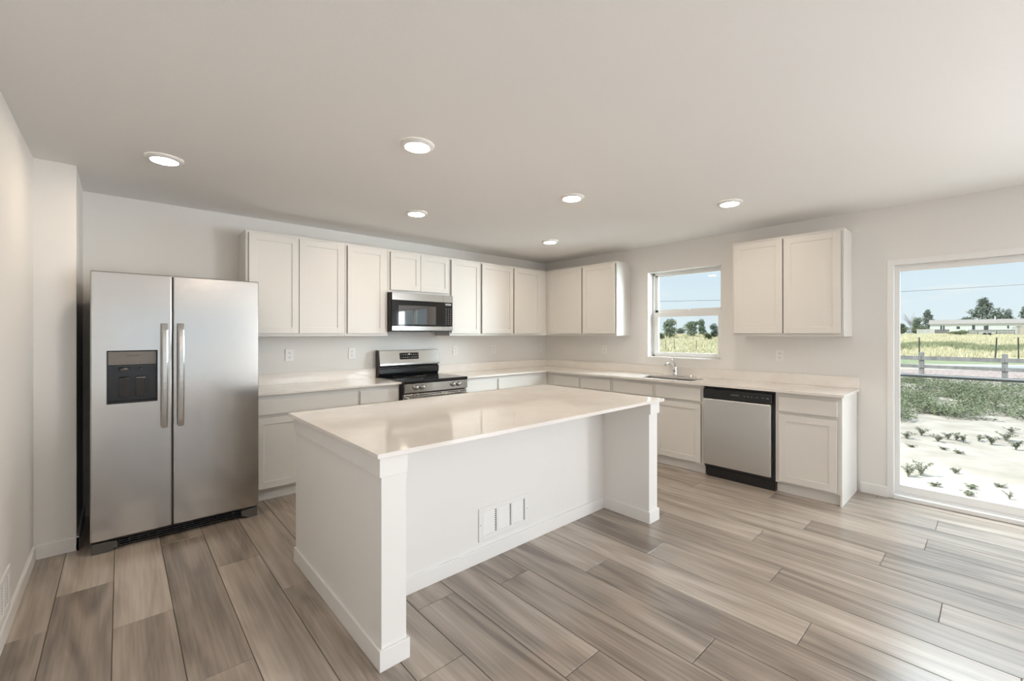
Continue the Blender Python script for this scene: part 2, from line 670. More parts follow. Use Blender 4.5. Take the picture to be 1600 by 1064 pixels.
# window_1: single-hung vinyl window over the sink
win = structure(thing('window_1', (0.10, (WY0 + WY1) / 2, WZ0)))
fx0, fx1 = 0.115, 0.160
b = MB()
fw = 0.030
b.box(fx0, fx1, WY0, WY0 - fw, WZ0, WZ1, 0.003)
b.box(fx0, fx1, WY1, WY1 + fw, WZ0, WZ1, 0.003)
b.box(fx0, fx1, WY0, WY1, WZ1 - fw, WZ1, 0.003)
b.box(fx0, fx1, WY0, WY1, WZ0, WZ0 + 0.022, 0.003)
b.build('window_frame', M['vinyl'], win)
zm = 1.622
b = MB()      # lower sash, nearer the room
ya, yb = WY0 - fw + 0.002, WY1 + fw - 0.002
b.box(0.108, 0.136, ya, ya - 0.050, WZ0 + 0.018, zm + 0.012, 0.003)
b.box(0.108, 0.136, yb, yb + 0.050, WZ0 + 0.018, zm + 0.012, 0.003)
b.box(0.108, 0.136, ya - 0.05, yb + 0.05, WZ0 + 0.018, WZ0 + 0.055, 0.003)
b.box(0.104, 0.136, ya - 0.05, yb + 0.05, zm - 0.045, zm + 0.012, 0.004)
b.build('lower_sash', M['vinyl'], win)
b = MB()      # upper sash, further out
b.box(0.137, 0.158, ya, ya - 0.034, zm + 0.0, WZ1 - fw, 0.002)
b.box(0.137, 0.158, yb, yb + 0.034, zm + 0.0, WZ1 - fw, 0.002)
b.box(0.137, 0.158, ya, yb, WZ1 - fw - 0.018, WZ1 - fw + 0.004, 0.002)
b.box(0.137, 0.158, ya, yb, zm + 0.0, zm + 0.045, 0.002)
b.build('upper_sash', M['vinyl'], win)
b = MB()
b.box(0.121, 0.125, ya - 0.045, yb + 0.045, WZ0 + 0.05, zm - 0.04)
b.build('glass_pane', M['glass'], win)
b = MB()
b.box(0.146, 0.150, ya - 0.03, yb + 0.03, zm + 0.04, WZ1 - fw - 0.014)
b.build('glass_pane', M['glass'], win)
b = MB()
yc = (ya + yb) / 2
b.box(0.106, 0.132, yc - 0.035, yc + 0.035, zm + 0.0125, zm + 0.022, 0.003)
b.tube([(0.115, yc + 0.02, zm + 0.026), (0.112, yc, zm + 0.030), (0.112, yc - 0.035, zm + 0.030)], 0.006, 8)
b.build('sash_lock', M['vinyl'], win)

# door_1: sliding patio door
door = structure(thing('door_1', (0.08, (DY0 + DY1) / 2, 0)))
b = MB()
jx0 = -0.006
b.box(jx0, WT, DY0 + 0.010, DY0 - 0.034, 0.0, DZ + 0.010, 0.003)
b.box(jx0, WT, DY1 - 0.010, DY1 + 0.034, 0.0, DZ + 0.010, 0.003)
b.box(jx0, WT, DY0 - 0.034, DY1 + 0.034, DZ - 0.036, DZ + 0.010, 0.003)
b.build('door_frame', M['vinyl'], door)
b = MB()
b.box(-0.012, WT, DY0 - 0.030, DY1 + 0.030, 0.0, 0.034, 0.003)
b.box(0.03, 0.036, DY0 - 0.034, DY1 + 0.034, 0.034, 0.046)
b.box(0.085, 0.091, DY0 - 0.034, DY1 + 0.034, 0.034, 0.046)
b.build('door_sill', M['vinyl'], door)
ym = (DY0 + DY1) / 2


def door_panel(y0, y1, xa, xb):
    b = MB()
    b.box(xa, xb, y0, y0 - 0.032, 0.038, DZ - 0.036, 0.002)
    b.box(xa, xb, y1, y1 + 0.055, 0.038, DZ - 0.036, 0.002)
    b.box(xa, xb, y0 - 0.032, y1 + 0.055, 0.038, 0.112, 0.002)
    b.box(xa, xb, y0 - 0.032, y1 + 0.055, DZ - 0.085, DZ - 0.036, 0.002)
    p = b.build('door_panel', M['vinyl'], door)
    b = MB()
    xm = (xa + xb) / 2
    b.box(xm - 0.003, xm + 0.003, y0 - 0.030, y1 + 0.052, 0.108, DZ - 0.082)
    b.build('glass_pane', M['glass'], p)


door_panel(DY0 - 0.034, ym - 0.03, 0.044, 0.080)
door_panel(ym + 0.03, DY1 + 0.034, 0.095, 0.131)
b = MB()
b.tube([(0.145, DY0 - 0.02, 1.022), (0.145, DY1 + 0.02, 1.022)], 0.013, 10)
b.build('guard_bar', M['bar'], door)


# ------------------------------------------------------------------ cabinets
def shaker(side, u0, u1, z0, z1, n0, parent, name='door'):
    """flat frame with a recessed centre panel, on a face at n0"""
    b = MB()
    t, r = 0.019, 0.056
    side.bx(b, u0, u1, n0, n0 + t - 0.007, z0, z1, 0.001)
    side.bx(b, u0, u0 + r, n0 + 0.001, n0 + t, z0, z1, 0.0018)
    side.bx(b, u1 - r, u1, n0 + 0.001, n0 + t, z0, z1, 0.0018)
    side.bx(b, u0 + r - 0.001, u1 - r + 0.001, n0 + 0.001, n0 + t - 0.0002, z0, z0 + r, 0.0018)
    side.bx(b, u0 + r - 0.001, u1 - r + 0.001, n0 + 0.001, n0 + t - 0.0002, z1 - r, z1, 0.0018)
    return b.build(name, M['cabinet'], parent)


def slab(side, u0, u1, z0, z1, n0, parent, name='drawer_front'):
    b = MB()
    side.bx(b, u0, u1, n0, n0 + 0.019, z0, z1, 0.003)
    return b.build(name, M['cabinet'], parent)


ND = 0.302          # depth of the upper cabinets
UB, UT = 1.3512, 2.2625
NB = 0.5635         # face of the base cabinets


def upper(side, u0, u1, doors, label, z0=UB, z1=UT, group='white wall cabinets'):
    root = thing('wall_cabinet', side.pt((u0 + u1) / 2, 0.02, z0), label, 'cabinet', group)
    g = 0.0006
    b = MB()
    lo, hi = min(u0, u1) + g, max(u0, u1) - g
    side.bx(b, lo, hi, 0.002, ND - 0.02, z0 + 0.018, z1)
    side.bx(b, lo, hi, ND - 0.02, ND, z0, z1, 0.001)
    side.bx(b, lo, lo + 0.016, 0.002, ND - 0.02, z0, z0 + 0.018)
    side.bx(b, hi - 0.016, hi, 0.002, ND - 0.02, z0, z0 + 0.018)
    b.build('cabinet_body', M['cabinet'], root)
    for (a, c_) in doors:
        shaker(side, min(a, c_), max(a, c_), z0 + 0.026, z1 - 0.024, ND + 0.0005, root)
    return root


upper(BACK, -4.007, -3.163, [(-3.985, -3.589), (-3.584, -3.182)], 'tall white two-door wall cabinet, its left part behind the fridge top')
upper(BACK, -3.163, -2.7175, [(-3.141, -2.750)], 'white single-door wall cabinet just left of the microwave')
upper(BACK, -2.7165, -1.9425, [(-2.688, -2.3325), (-2.3285, -1.957)], 'short white two-door wall cabinet directly above the microwave', z0=1.812)
upper(BACK, -1.9415, -1.4845, [(-1.925, -1.502)], 'white single-door wall cabinet just right of the microwave')
upper(BACK, -1.4835, -0.9455, [(-1.470, -0.955)], 'white single-door wall cabinet, second to the right of the microwave')
upper(BACK, -0.9445, -0.003, [(-0.932, -0.440)], 'white wall cabinet on the range wall running into the room corner')
upper(RIGHT, ND + 0.001, 1.4849, [(0.384, 0.948), (0.974, 1.466)], 'white two-door wall cabinet on the sink wall between room corner and window')
upper(RIGHT, 2.8285, 3.7248, [(2.850, 3.270), (3.280, 3.702)], 'white two-door wall cabinet between the sink window and the patio door')

DRZ = (0.709, 0.833)
DOZ = (0.107, 0.684)


def base(side, u0, u1, drawers, doors, label, hollow=False, end=None):
    root = thing('base_cabinet', side.pt((u0 + u1) / 2, 0.3, 0), label, 'cabinet', 'white base cabinets')
    g = 0.0006
    lo, hi = min(u0, u1) + g, max(u0, u1) - g
    b = MB()
    if hollow:
        side.bx(b, lo, hi, 0.012, NB - 0.02, 0.09, 0.60)
        side.bx(b, lo, hi, NB - 0.02, NB, 0.09, 0.8725, 0.001)
        side.bx(b, lo, lo + 0.016, 0.012, NB - 0.02, 0.60, 0.8725)
        side.bx(b, hi - 0.016, hi, 0.012, NB - 0.02, 0.60, 0.8725)
    else:
        side.bx(b, lo, hi, 0.012, NB, 0.09, 0.8725, 0.001)
    b.build('cabinet_body', M['cabinet'], root)
    b = MB()
    side.bx(b, lo, hi, 0.012, 0.525, 0.0, 0.09)
    b.build('toe_kick', M['cabinet'], root)
    if end:
        b = MB()
        side.bx(b, hi - 0.013, hi + 0.0005, 0.012, NB + 0.0005, 0.0, 0.8725, 0.001)
        b.build('end_panel', M['cabinet'], root)
    for (a, c_) in drawers:
        slab(side, min(a, c_), max(a, c_), *DRZ, NB + 0.0005, root)
    for (a, c_) in doors:
        shaker(side, min(a, c_), max(a, c_), *DOZ, NB + 0.0005, root)
    return root


base(BACK, -4.007, -3.137, [(-3.985, -3.150)], [(-3.985, -3.572), (-3.567, -3.150)], 'white base cabinet standing beside the fridge, with one wide drawer over its doors')
base(BACK, -3.137, -2.7175, [(-3.124, -2.735)], [(-3.124, -2.735)], 'narrow white base cabinet directly left of the range')
base(BACK, -1.9415, -1.438, [(-1.922, -1.453)], [(-1.922, -1.453)], 'narrow white base cabinet directly right of the range')
base(BACK, -1.438, -0.013, [(-1.423, -0.715)], [(-1.423, -1.07), (-1.066, -0.715)], 'wide white base cabinet on the range wall filling the room corner')
base(RIGHT, NB + 0.0015, 1.1385, [(0.704, 1.120)], [(0.704, 1.120)], 'white base cabinet with the drawer nearest the corner on the sink wall')
base(RIGHT, 1.1385, 1.6015, [(1.157, 1.576)], [(1.157, 1.576)], 'white base cabinet between the corner drawer and the sink cabinet')
base(RIGHT, 1.6015, 2.6640, [(1.627, 2.117), (2.157, 2.639)], [(1.627, 2.117), (2.157, 2.639)], 'wide white base cabinet under the sink, directly left of the dishwasher', hollow=True)
base(RIGHT, 3.2890, 3.7590, [(3.317, 3.729)], [(3.317, 3.729)], 'white end base cabinet to the right of the dishwasher', end=True)

# ------------------------------------------------------------------ worktops
CT, CZ = 0.873, 0.893
b = MB()
b.box(-4.0065, -2.7155, -0.0015, -0.6165, CT, CZ, 0.0015)
ct1 = b.build('worktop', M['quartz'], origin=(-3.3, -0.3, CT))
tag(ct1, 'short pale quartz worktop between the fridge and the range', 'worktop', 'quartz worktops')
b = MB()
b.box(-4.0065, -2.7155, -0.0015, -0.0195, CZ + 0.0002, 0.993, 0.0015)
b.build('backsplash', M['quartz'], ct1)
SY0, SY1, SX0, SX1 = -1.840, -2.505, -0.165, -0.490      # sink cut-out
b = MB()
cf = -0.6165


def flat(x0, x1, y0, y1):
    b.box(x0, x1, y0, y1, CT, CZ)


flat(-1.9435, cf, -0.0015, cf)
flat(cf, -0.0015, -0.0015, SY0)
flat(cf, SX1, SY0, SY1)
flat(SX0, -0.0015, SY0, SY1)
flat(cf, -0.0015, SY1, -3.7786)
ct2 = b.build('worktop', M['quartz'], origin=(-0.3, -1.9, CT))
tag(ct2, 'long L-shaped pale quartz worktop running from the range round the corner past the sink', 'worktop', 'quartz worktops')
b = MB()
b.box(-1.9435, -0.0205, -0.0015, -0.0195, CZ + 0.0002, 0.993, 0.0015)
b.box(-0.0015, -0.0195, -0.0015, -3.7786, CZ + 0.0002, 0.993, 0.0015)
b.build('backsplash', M['quartz'], ct2)

# sink: undermount stainless bowl
sk = thing('kitchen_sink', (-0.33, -2.17, 0.68), 'stainless undermount sink let into the worktop below the window', 'sink')
b = MB()
t = 0.004
x0, x1, y0, y1 = SX1 - 0.006, SX0 + 0.006, SY1 - 0.006, SY0 + 0.006
zt, zb = CT - 0.0008, 0.685
b.box(x0, x1, y0, y1, zb, zb + t)
b.box(x0 - t, x0, y0 - t, y1 + t, zb, zt)
b.box(x1, x1 + t, y0 - t, y1 + t, zb, zt)
b.box(x0 - t, x1 + t, y0 - t, y0, zb, zt)
b.box(x0 - t, x1 + t, y1, y1 + t, zb, zt)
b.build('sink_bowl', M['steel_sink'], sk)
b = MB()
b.lathe([(0.045, 0.0), (0.045, 0.003), (0.034, 0.004), (0.030, 0.001), (0.002, 0.001)], (-0.33, -2.17, zb + t + 0.0002), 'z', 24)
b.build('drain', M['chrome'], sk, True)

# faucet
fc = thing('kitchen_faucet', (-0.095, -2.125, CZ), 'chrome single-lever faucet behind the sink, spout reaching over the bowl', 'faucet')
FX, FY = -0.095, -2.125
b = MB()
b.box(FX - 0.026, FX + 0.026, FY - 0.125, FY + 0.125, CZ, CZ + 0.008, 0.0035, seg=3)
b.build('deck_plate', M['chrome'], fc)
b = MB()
b.lathe([(0.027, 0.008), (0.025, 0.02), (0.022, 0.055), (0.022, 0.085), (0.019, 0.10), (0.006, 0.108)], (FX, FY, CZ), 'z', 20)
b.build('faucet_body', M['chrome'], fc, True)
b = MB()
b.tube([(FX - 0.008, FY, CZ + 0.050), (FX - 0.06, FY, CZ + 0.095), (FX - 0.12, FY, CZ + 0.137), (FX - 0.165, FY, CZ + 0.152), (FX - 0.20, FY, CZ + 0.150), (FX - 0.215, FY, CZ + 0.133)],
       [0.013, 0.0125, 0.012, 0.012, 0.012, 0.012], 14)
b.build('spout', M['chrome'], fc, True)
b = MB()
b.tube([(FX, FY, CZ + 0.100), (FX - 0.008, FY, CZ + 0.130), (FX - 0.030, FY, CZ + 0.160), (FX - 0.070, FY, CZ + 0.183), (FX - 0.092, FY, CZ + 0.196)],
       [0.014, 0.012, 0.009, 0.007, 0.0075], 12, flat=(1.25, 0.8))
b.build('lever', M['chrome'], fc, True)
b = MB()
b.lathe([(0.019, 0.0), (0.019, 0.006), (0.010, 0.012), (0.010, 0.02), (0.004, 0.024)], (FX, FY - 0.185, CZ), 'z', 18)
spr = b.build('sink_hole_cap', M['chrome'], origin=(FX, FY - 0.185, CZ), smooth=True)
tag(spr, 'small chrome cap on the worktop just right of the faucet plate', 'cap')
b = MB()
b.lathe([(0.017, 0.0), (0.017, 0.004), (0.008, 0.009), (0.003, 0.011)], (FX, FY - 0.265, CZ), 'z', 18)
spr = b.build('sink_hole_cap', M['chrome'], origin=(FX, FY - 0.265, CZ), smooth=True)
tag(spr, 'low chrome cap on the worktop, the one farther right from the faucet', 'cap')

# ------------------------------------------------------------------ island
isl = thing('kitchen_island', (-2.92, -2.31, 0), 'white kitchen island with a pale quartz top and an open knee space', 'island')
IX0, IX1, IYF, IYB = -4.008, -1.843, -2.890, -1.730
PW = 0.112
KN = -2.490       # knee wall face
b = MB()
b.box(-4.0405, -1.8017, -2.9264, -1.6981, CT, CZ, 0.0015)
b.build('island_worktop', M['quartz'], isl)
b = MB()
b.box(IX0, IX0 + PW, IYF, IYB, 0, CT - 0.0005, 0.001)
b.build('end_wall', M['island'], isl)
b = MB()
b.box(IX1 - PW, IX1, IYF, IYB, 0, CT - 0.0005, 0.001)
b.build('end_wall', M['island'], isl)
b = MB()
b.box(IX0 + PW + 0.0005, IX1 - PW - 0.0005, KN, KN + 0.10, 0, CT - 0.0005)
b.build('knee_wall', M['island'], isl)
b = MB()
b.box(IX0 + PW + 0.0005, IX1 - PW - 0.0005, KN + 0.1005, IYB - 0.02, 0.09, CT - 0.0005)
b.box(IX0 + PW + 0.0005, IX1 - PW - 0.0005, KN + 0.1005, IYB - 0.06, 0, 0.09)
b.build('island_cabinet', M['cabinet'], isl)
FT = 0.012
z0, z1 = 0.789, CT - 0.0006
for pts in ([(IX0, IYB), (IX0 - FT, IYB), (IX0 - FT, IYF - FT), (IX0 + PW, IYF - FT), (IX0 + PW, IYF), (IX0, IYF)],
            [(IX1, IYB), (IX1 + FT, IYB), (IX1 + FT, IYF - FT), (IX1 - PW, IYF - FT), (IX1 - PW, IYF), (IX1, IYF)]):
    b = MB()
    b.prism(pts, 'z', z0, z1, 0, 0.0012)
    b.build('frieze_trim', M['trim'], isl)
b = MB()
hb = BH - 0.001


A0, A1 = IX0 + PW, IX1 - PW
b.prism([(IX0, IYB), (IX0 - FT, IYB), (IX0 - FT, IYF - FT), (A0 + FT, IYF - FT), (A0 + FT, KN - FT), (A1 - FT, KN - FT), (A1 - FT, IYF - FT),
         (IX1 + FT, IYF - FT), (IX1 + FT, IYB), (IX1, IYB), (IX1, IYF), (A1, IYF), (A1, KN), (A0, KN), (A0, IYF), (IX0, IYF)], 'z', 0, hb, 0, 0.002)
b.build('island_baseboard', M['trim'], isl)


# ------------------------------------------------------------------ return-air grilles
def grille(u0, u1, z0, z1, place, root, cols, out=0.0075):
    """place(u, n, z) -> world; louvres stand out from a thin plate"""
    def pb(mb, ua, ub, na, nb, za, zb, bev=0.0):
        p, q = place(ua, na, za), place(ub, nb, zb)
        mb.box(p[0], q[0], p[1], q[1], p[2], q[2], bev)
    wd, ht = u1 - u0, z1 - z0
    m_, st, bot = 0.036, 0.020, 0.030
    cw = (wd - 2 * m_ - (cols - 1) * st) / cols
    f = MB()
    pb(f, u0, u1, 0.0005, 0.0012, z0, z1)
    pb(f, u0, u0 + m_, 0.0005, 0.007, z0, z1, 0.0015)
    pb(f, u1 - m_, u1, 0.0005, 0.007, z0, z1, 0.0015)
    pb(f, u0 + m_, u1 - m_, 0.0005, 0.007, z1 - bot, z1, 0.0015)
    pb(f, u0 + m_, u1 - m_, 0.0005, 0.007, z0, z0 + bot, 0.0015)
    for k in range(cols - 1):
        a = u0 + m_ + cw * (k + 1) + st * k
        pb(f, a, a + st, 0.0005, 0.007, z0 + bot, z1 - bot, 0.001)
    f.build('grille_plate', M['grille'], root)
    nl = 11
    ph = (ht - 2 * bot) / nl
    for k in range(cols):
        a = u0 + m_ + (cw + st) * k
        lo, sl = MB(), MB()
        for q in range(nl):
            zb_ = z0 + bot + ph * q
            # sloping louvre blade
            A, B, C_, D_ = place(a, 0.0014, zb_ + ph * 0.98), place(a, out, zb_ + ph * 0.30), place(a, out, zb_ + ph * 0.20), place(a, 0.0014, zb_ + ph * 0.15)
            A2, B2, C2, D2 = place(a + cw - 0.012, 0.0014, zb_ + ph * 0.98), place(a + cw - 0.012, out, zb_ + ph * 0.30), place(a + cw - 0.012, out, zb_ + ph * 0.20), place(a + cw - 0.012, 0.0014, zb_ + ph * 0.15)
            bm2 = bmesh.new()
            v = [bm2.verts.new(p) for p in (A, B, C_, D_, A2, B2, C2, D2)]
            for fc_ in ((0, 1, 2, 3), (7, 6, 5, 4), (0, 4, 5, 1), (1, 5, 6, 2), (2, 6, 7, 3), (3, 7, 4, 0)):
                bm2.faces.new([v[i_] for i_ in fc_])
            bmesh.ops.recalc_face_normals(bm2, faces=bm2.faces)
            lo.add(bm2)
            pb(sl, a + cw - 0.012, a + cw - 0.001, 0.0012, 0.0018, zb_ + ph * 0.26, zb_ + ph * 0.70)
        lv = lo.build('louvers', M['grille'], root)
        sl.build('louver_openings', M['slot'], lv)
    for (uu) in (u0 + 0.012, u1 - 0.012):
        s = MB()
        p = place(uu, 0.007, (z0 + z1) / 2)
        q = place(uu, 0.0078, (z0 + z1) / 2)
        ax = (0.0, 0.003) if abs(p[1] - q[1]) > 1e-6 else (0.003, 0.0)
        s.box(p[0] - ax[1], q[0] + ax[1], p[1] - ax[0], q[1] + ax[0], p[2] - 0.003, p[2] + 0.003)
        s.build('screw', M['steel_sink'], root)


vt = thing('return_air_grille', (-2.99, KN, 0.12), 'white louvered air grille on the island knee wall', 'vent', 'louvered air grilles')
grille(-3.202, -2.787, 0.121, 0.320, lambda u, nn, z: (u, KN - nn, z), vt, 3)
vt2 = thing('return_air_grille', (XW, -1.645, 0.09), 'white louvered air grille low on the left wall at the edge of the picture', 'vent', 'louvered air grilles')


def grille_left():
    # seen from the room, u runs from the far end towards the camera
    grille(0.0, 0.415, 0.089, 0.288, lambda u, nn, z: (XW + nn, -1.862 + u, z), vt2, 3, 0.0030)


grille_left()

# ------------------------------------------------------------------ refrigerator
RX0, RX1, RXM = -4.936, -4.0205, -4.5345
RF = -0.840           # door faces
RZT, RZB = 1.765, 0.078
fr = thing('refrigerator', ((RX0 + RX1) / 2, -0.45, 0), 'stainless side-by-side refrigerator standing in the alcove at the left', 'refrigerator')
b = MB()
b.box(RX0 + 0.004, RX1 - 0.004, -0.06, -0.765, 0.03, RZT - 0.03, 0.006)
b.build('fridge_body', M['body'], fr)
for xx in (RX0 + 0.035, RXM - 0.035, RXM + 0.035, RX1 - 0.035):
    b = MB()
    b.box(xx - 0.03, xx + 0.03, -0.66, -0.80 if False else -0.765, RZT - 0.0295, RZT - 0.004, 0.004)
    b.build('hinge_cover', M['body'], fr)


def cut(bm_mb, hole):
    """subtract the box hole from a shape (both baked, nothing is left over)"""
    a = bm_mb.build('cut_a', [])
    h = MB()
    h.box(*hole)
    c_ = h.build('cut_b', [])
    md = a.modifiers.new('b', 'BOOLEAN')
    md.operation = 'DIFFERENCE'
    md.object = c_
    md.solver = 'EXACT'
    dg = bpy.context.evaluated_depsgraph_get()
    me = bpy.data.meshes.new_from_object(a.evaluated_get(dg))
    out = MB()
    out.bm.from_mesh(me)
    for o in (a, c_):
        dm = o.data
        bpy.data.objects.remove(o)
        bpy.data.meshes.remove(dm)
    bpy.data.meshes.remove(me)
    return out


PX0, PX1, PZ0, PZ1 = -4.862, -4.613, 0.928, 1.266
b = MB()
b.box(RX0, RXM - 0.003, RF, -0.772, RZB, RZT, 0.007, seg=3)
b = cut(b, (PX0, PX1, RF - 0.05, RF + 0.062, PZ0, PZ1))
d1 = b.build('freezer_door', M['steel'], fr)
b = MB()
b.box(RXM + 0.003, RX1, RF, -0.772, RZB, RZT, 0.007, seg=3)
d2 = b.build('fridge_door', M['steel'], fr)
b = MB()
b.box(RXM - 0.002, RXM + 0.002, RF + 0.012, -0.770, RZB + 0.01, RZT - 0.01)
b.build('door_gasket', M['dark'], fr)


def handle(xc, parent):
    b = MB()
    zt_, zb_ = 1.443, 0.750
    hw = 0.0170
    N = 16
    sec = []
    bm2 = bmesh.new()
    for k in range(N + 1):
        t_ = k / N
        z = zb_ + (zt_ - zb_) * t_
        nn = 0.030 + 0.026 * math.sin(PI * t_) ** 0.7
        th = 0.012
        ring = []
        for (dx, dn) in ((-hw, 0), (-hw, th * 0.55), (-hw * 0.55, th), (hw * 0.55, th), (hw, th * 0.55), (hw, 0)):
            ring.append(bm2.verts.new((xc + dx, RF - nn - dn, z)))
        sec.append(ring)
    for k in range(N):
        for q in range(6):
            bm2.faces.new((sec[k][q], sec[k][(q + 1) % 6], sec[k + 1][(q + 1) % 6], sec[k + 1][q]))
    bm2.faces.new(sec[0])
    bm2.faces.new(list(reversed(sec[-1])))
    bmesh.ops.recalc_face_normals(bm2, faces=bm2.faces)
    b.add(bm2)
    for z in (zb_ + 0.006, zt_ - 0.046):
        b.box(xc - 0.011, xc + 0.011, RF - 0.040, RF - 0.0005, z, z + 0.040, 0.003)
    return b.build('door_handle', M['steel_fine'], parent)


handle(-4.579, d1)
handle(-4.492, d2)

# ice and water dispenser set into the freezer door
b = MB()
e_ = 0.0005
b.box(PX0 + e_, PX1 - e_, RF + 0.056, RF + 0.0615, PZ0 + e_, PZ1 - e_)
b.box(PX0 + e_, PX0 + 0.006, RF - 0.003, RF + 0.056, PZ0 + e_, PZ1 - e_, 0.001)
b.box(PX1 - 0.006, PX1 - e_, RF - 0.003, RF + 0.056, PZ0 + e_, PZ1 - e_, 0.001)
b.box(PX0 + 0.006, PX1 - 0.006, RF - 0.003, RF + 0.056, PZ0 + e_, PZ0 + 0.010, 0.001)
b.box(PX0 + 0.006, PX1 - 0.006, RF - 0.003, RF + 0.056, PZ1 - 0.006, PZ1 - e_, 0.001)
b.box(PX0 + 0.006, PX1 - 0.006, RF + 0.002, RF + 0.055, 1.158, 1.172, 0.001)
disp = b.build('ice_dispenser', M['gloss_black'], d1)
b = MB()
b.box(PX0 + 0.007, PX1 - 0.007, RF - 0.002, RF + 0.05, 1.174, PZ1 - 0.007, 0.002)
b.build('control_panel', M['panel_steel'], disp)
for (xa, xb) in ((-4.805, -4.752), (-4.722, -4.672)):
    b = MB()
    b.prism([(RF + 0.050, 0.965), (RF + 0.034, 0.965), (RF + 0.016, 1.085), (RF + 0.022, 1.092), (RF + 0.052, 1.085)], 'x', xa, xb, 0, 0.002)
    b.build('paddle', M['paddle'], disp)
b = MB()
b.lathe([(0.028, 0.0), (0.028, 0.012), (0.020, 0.02)], (-4.778, RF + 0.028, 1.137), 'z', 20)
b.build('ice_chute', M['grey_plastic'], disp, True)
b = MB()
b.lathe([(0.006, 0.0), (0.006, 0.022)], (-4.697, RF + 0.026, 1.135), 'z', 12)
b.build('water_nozzle', M['grey_plastic'], disp, True)
b = MB()
for xx in (-4.765, -4.735, -4.703):
    b.box(xx - 0.006, xx + 0.006, RF - 0.0024, RF - 0.0019, 1.186, 1.188)
b.build('control_marks', M['print_dark'], disp)
text('brand_lettering', 'FRIGIDAIRE', 0.0125, (-4.735, RF - 0.0026, 1.233), (PI / 2, 0, 0), M['print_dark'], disp)
# base grille and feet covers
b = MB()
b.box(RX0 + 0.11, RX1 - 0.10, -0.772, -0.800, 0.012, 0.020, 0.002)
b.box(RX0 + 0.01, RX1 - 0.01, -0.755, -0.770, 0.022, 0.074)
for k in range(3):
    b.box(RX0 + 0.11, RX1 - 0.10, -0.770, -0.798, 0.028 + 0.014 * k, 0.034 + 0.014 * k)
for k in range(15):
    xx = RX0 + 0.13 + k * 0.048
    b.box(xx, xx + 0.006, -0.770, -0.792, 0.02, 0.070)
b.build('base_grille', M['dark'], fr)
b = MB()
b.prism([(RX0 + 0.006, 0.0), (RX0 + 0.075, 0.0), (RX0 + 0.125, 0.022), (RX0 + 0.125, 0.058), (RX0 + 0.07, 0.066), (RX0 + 0.006, 0.066)], 'y', -0.775, -0.832, 0, 0.003)
b.build('foot_cover', M['grey_plastic'], fr)
b = MB()
b.prism([(RX1 - 0.006, 0.0), (RX1 - 0.06, 0.0), (RX1 - 0.11, 0.022), (RX1 - 0.11, 0.058), (RX1 - 0.06, 0.066), (RX1 - 0.006, 0.066)], 'y', -0.775, -0.832, 0, 0.003)
b.build('foot_cover', M['grey_plastic'], fr)

# ------------------------------------------------------------------ range
GX0, GX1 = -2.7145, -1.9445
rg = thing('kitchen_range', ((GX0 + GX1) / 2, -0.35, 0), 'freestanding stainless range with a black glass cooktop between base cabinets', 'range')
b = MB()
b.box(GX0 + 0.002, GX1 - 0.002, -0.015, -0.610, 0.02, 0.868)
b.build('range_body', M['body'], rg)
b = MB()
b.box(GX0, GX1, -0.075, -0.672, 0.872, 0.905, 0.011, seg=4)
ck = b.build('cooktop', M['blackglass'], rg)
for (xx, yy, rr) in ((-2.52, -0.21, 0.075), (-2.14, -0.21, 0.075), (-2.52, -0.48, 0.105), (-2.14, -0.48, 0.09)):
    b = MB()
    b.lathe([(rr, 0.0), (rr, 0.0004), (rr - 0.003, 0.0004), (rr - 0.003, 0.0)], (xx, yy, 0.9052), 'z', 48, cap=False)
    b.build('burner_ring', M['grey_plastic'], ck)
# backguard: black curved lower panel, steel control panel above
b = MB()
b.prism([(-0.012, 0.872), (-0.072, 0.908), (-0.088, 0.935), (-0.090, 0.985), (-0.070, 1.012), (-0.012, 1.012)], 'x', GX0 + 0.006, GX1 - 0.006, 0, 0.002)
b.build('backguard', M['gloss_black'], rg)
b = MB()
b.prism([(-0.012, 1.0125), (-0.082, 1.0125), (-0.096, 1.022), (-0.096, 1.040), (-0.072, 1.186), (-0.060, 1.190), (-0.012, 1.190)], 'x', GX0 + 0.014, GX1, 0, 0.0025)
cp = b.build('control_console', M['steel_fine'], rg)
b = MB()
b.prism([(-0.012, 1.010), (-0.085, 1.010), (-0.100, 1.020), (-0.100, 1.042), (-0.075, 1.189), (-0.060, 1.193), (-0.012, 1.193)], 'x', GX0, GX0 + 0.0135, 0, 0.002)
b.build('console_end_cap', M['dark'], rg)


def on_console(z):
    return -0.096 + (z - 1.040) / (1.186 - 1.040) * 0.024


b = MB()
b.prism([(on_console(1.085) - 0.0012, 1.085), (on_console(1.085) + 0.002, 1.085), (on_console(1.158) + 0.002, 1.158), (on_console(1.158) - 0.0012, 1.158)], 'x', -2.462, -2.222)
dp = b.build('oven_display', M['blackglass'], cp)
b = MB()
rr_ = random.Random(3)
for z in (1.105, 1.135):
    for k in range(9):
        xx = -2.447 + k * 0.0262
        yy = on_console(z) - 0.0016
        b.box(xx, xx + (0.010 if k % 4 else 0.004), yy - 0.0006, yy, z, z + 0.0035)
b.box(-2.352, -2.330, on_console(1.142) - 0.0022, on_console(1.142) - 0.0014, 1.138, 1.147)
b.build('display_marks', M['plastic_white'], dp)
b = MB()
b.prism([(-0.6105, 0.775), (-0.650, 0.775), (-0.662, 0.783), (-0.662, 0.8715), (-0.6105, 0.8715)], 'x', GX0 + 0.012, GX1 - 0.002, 0, 0.002)
kp = b.build('knob_panel', M['steel_fine'], rg)
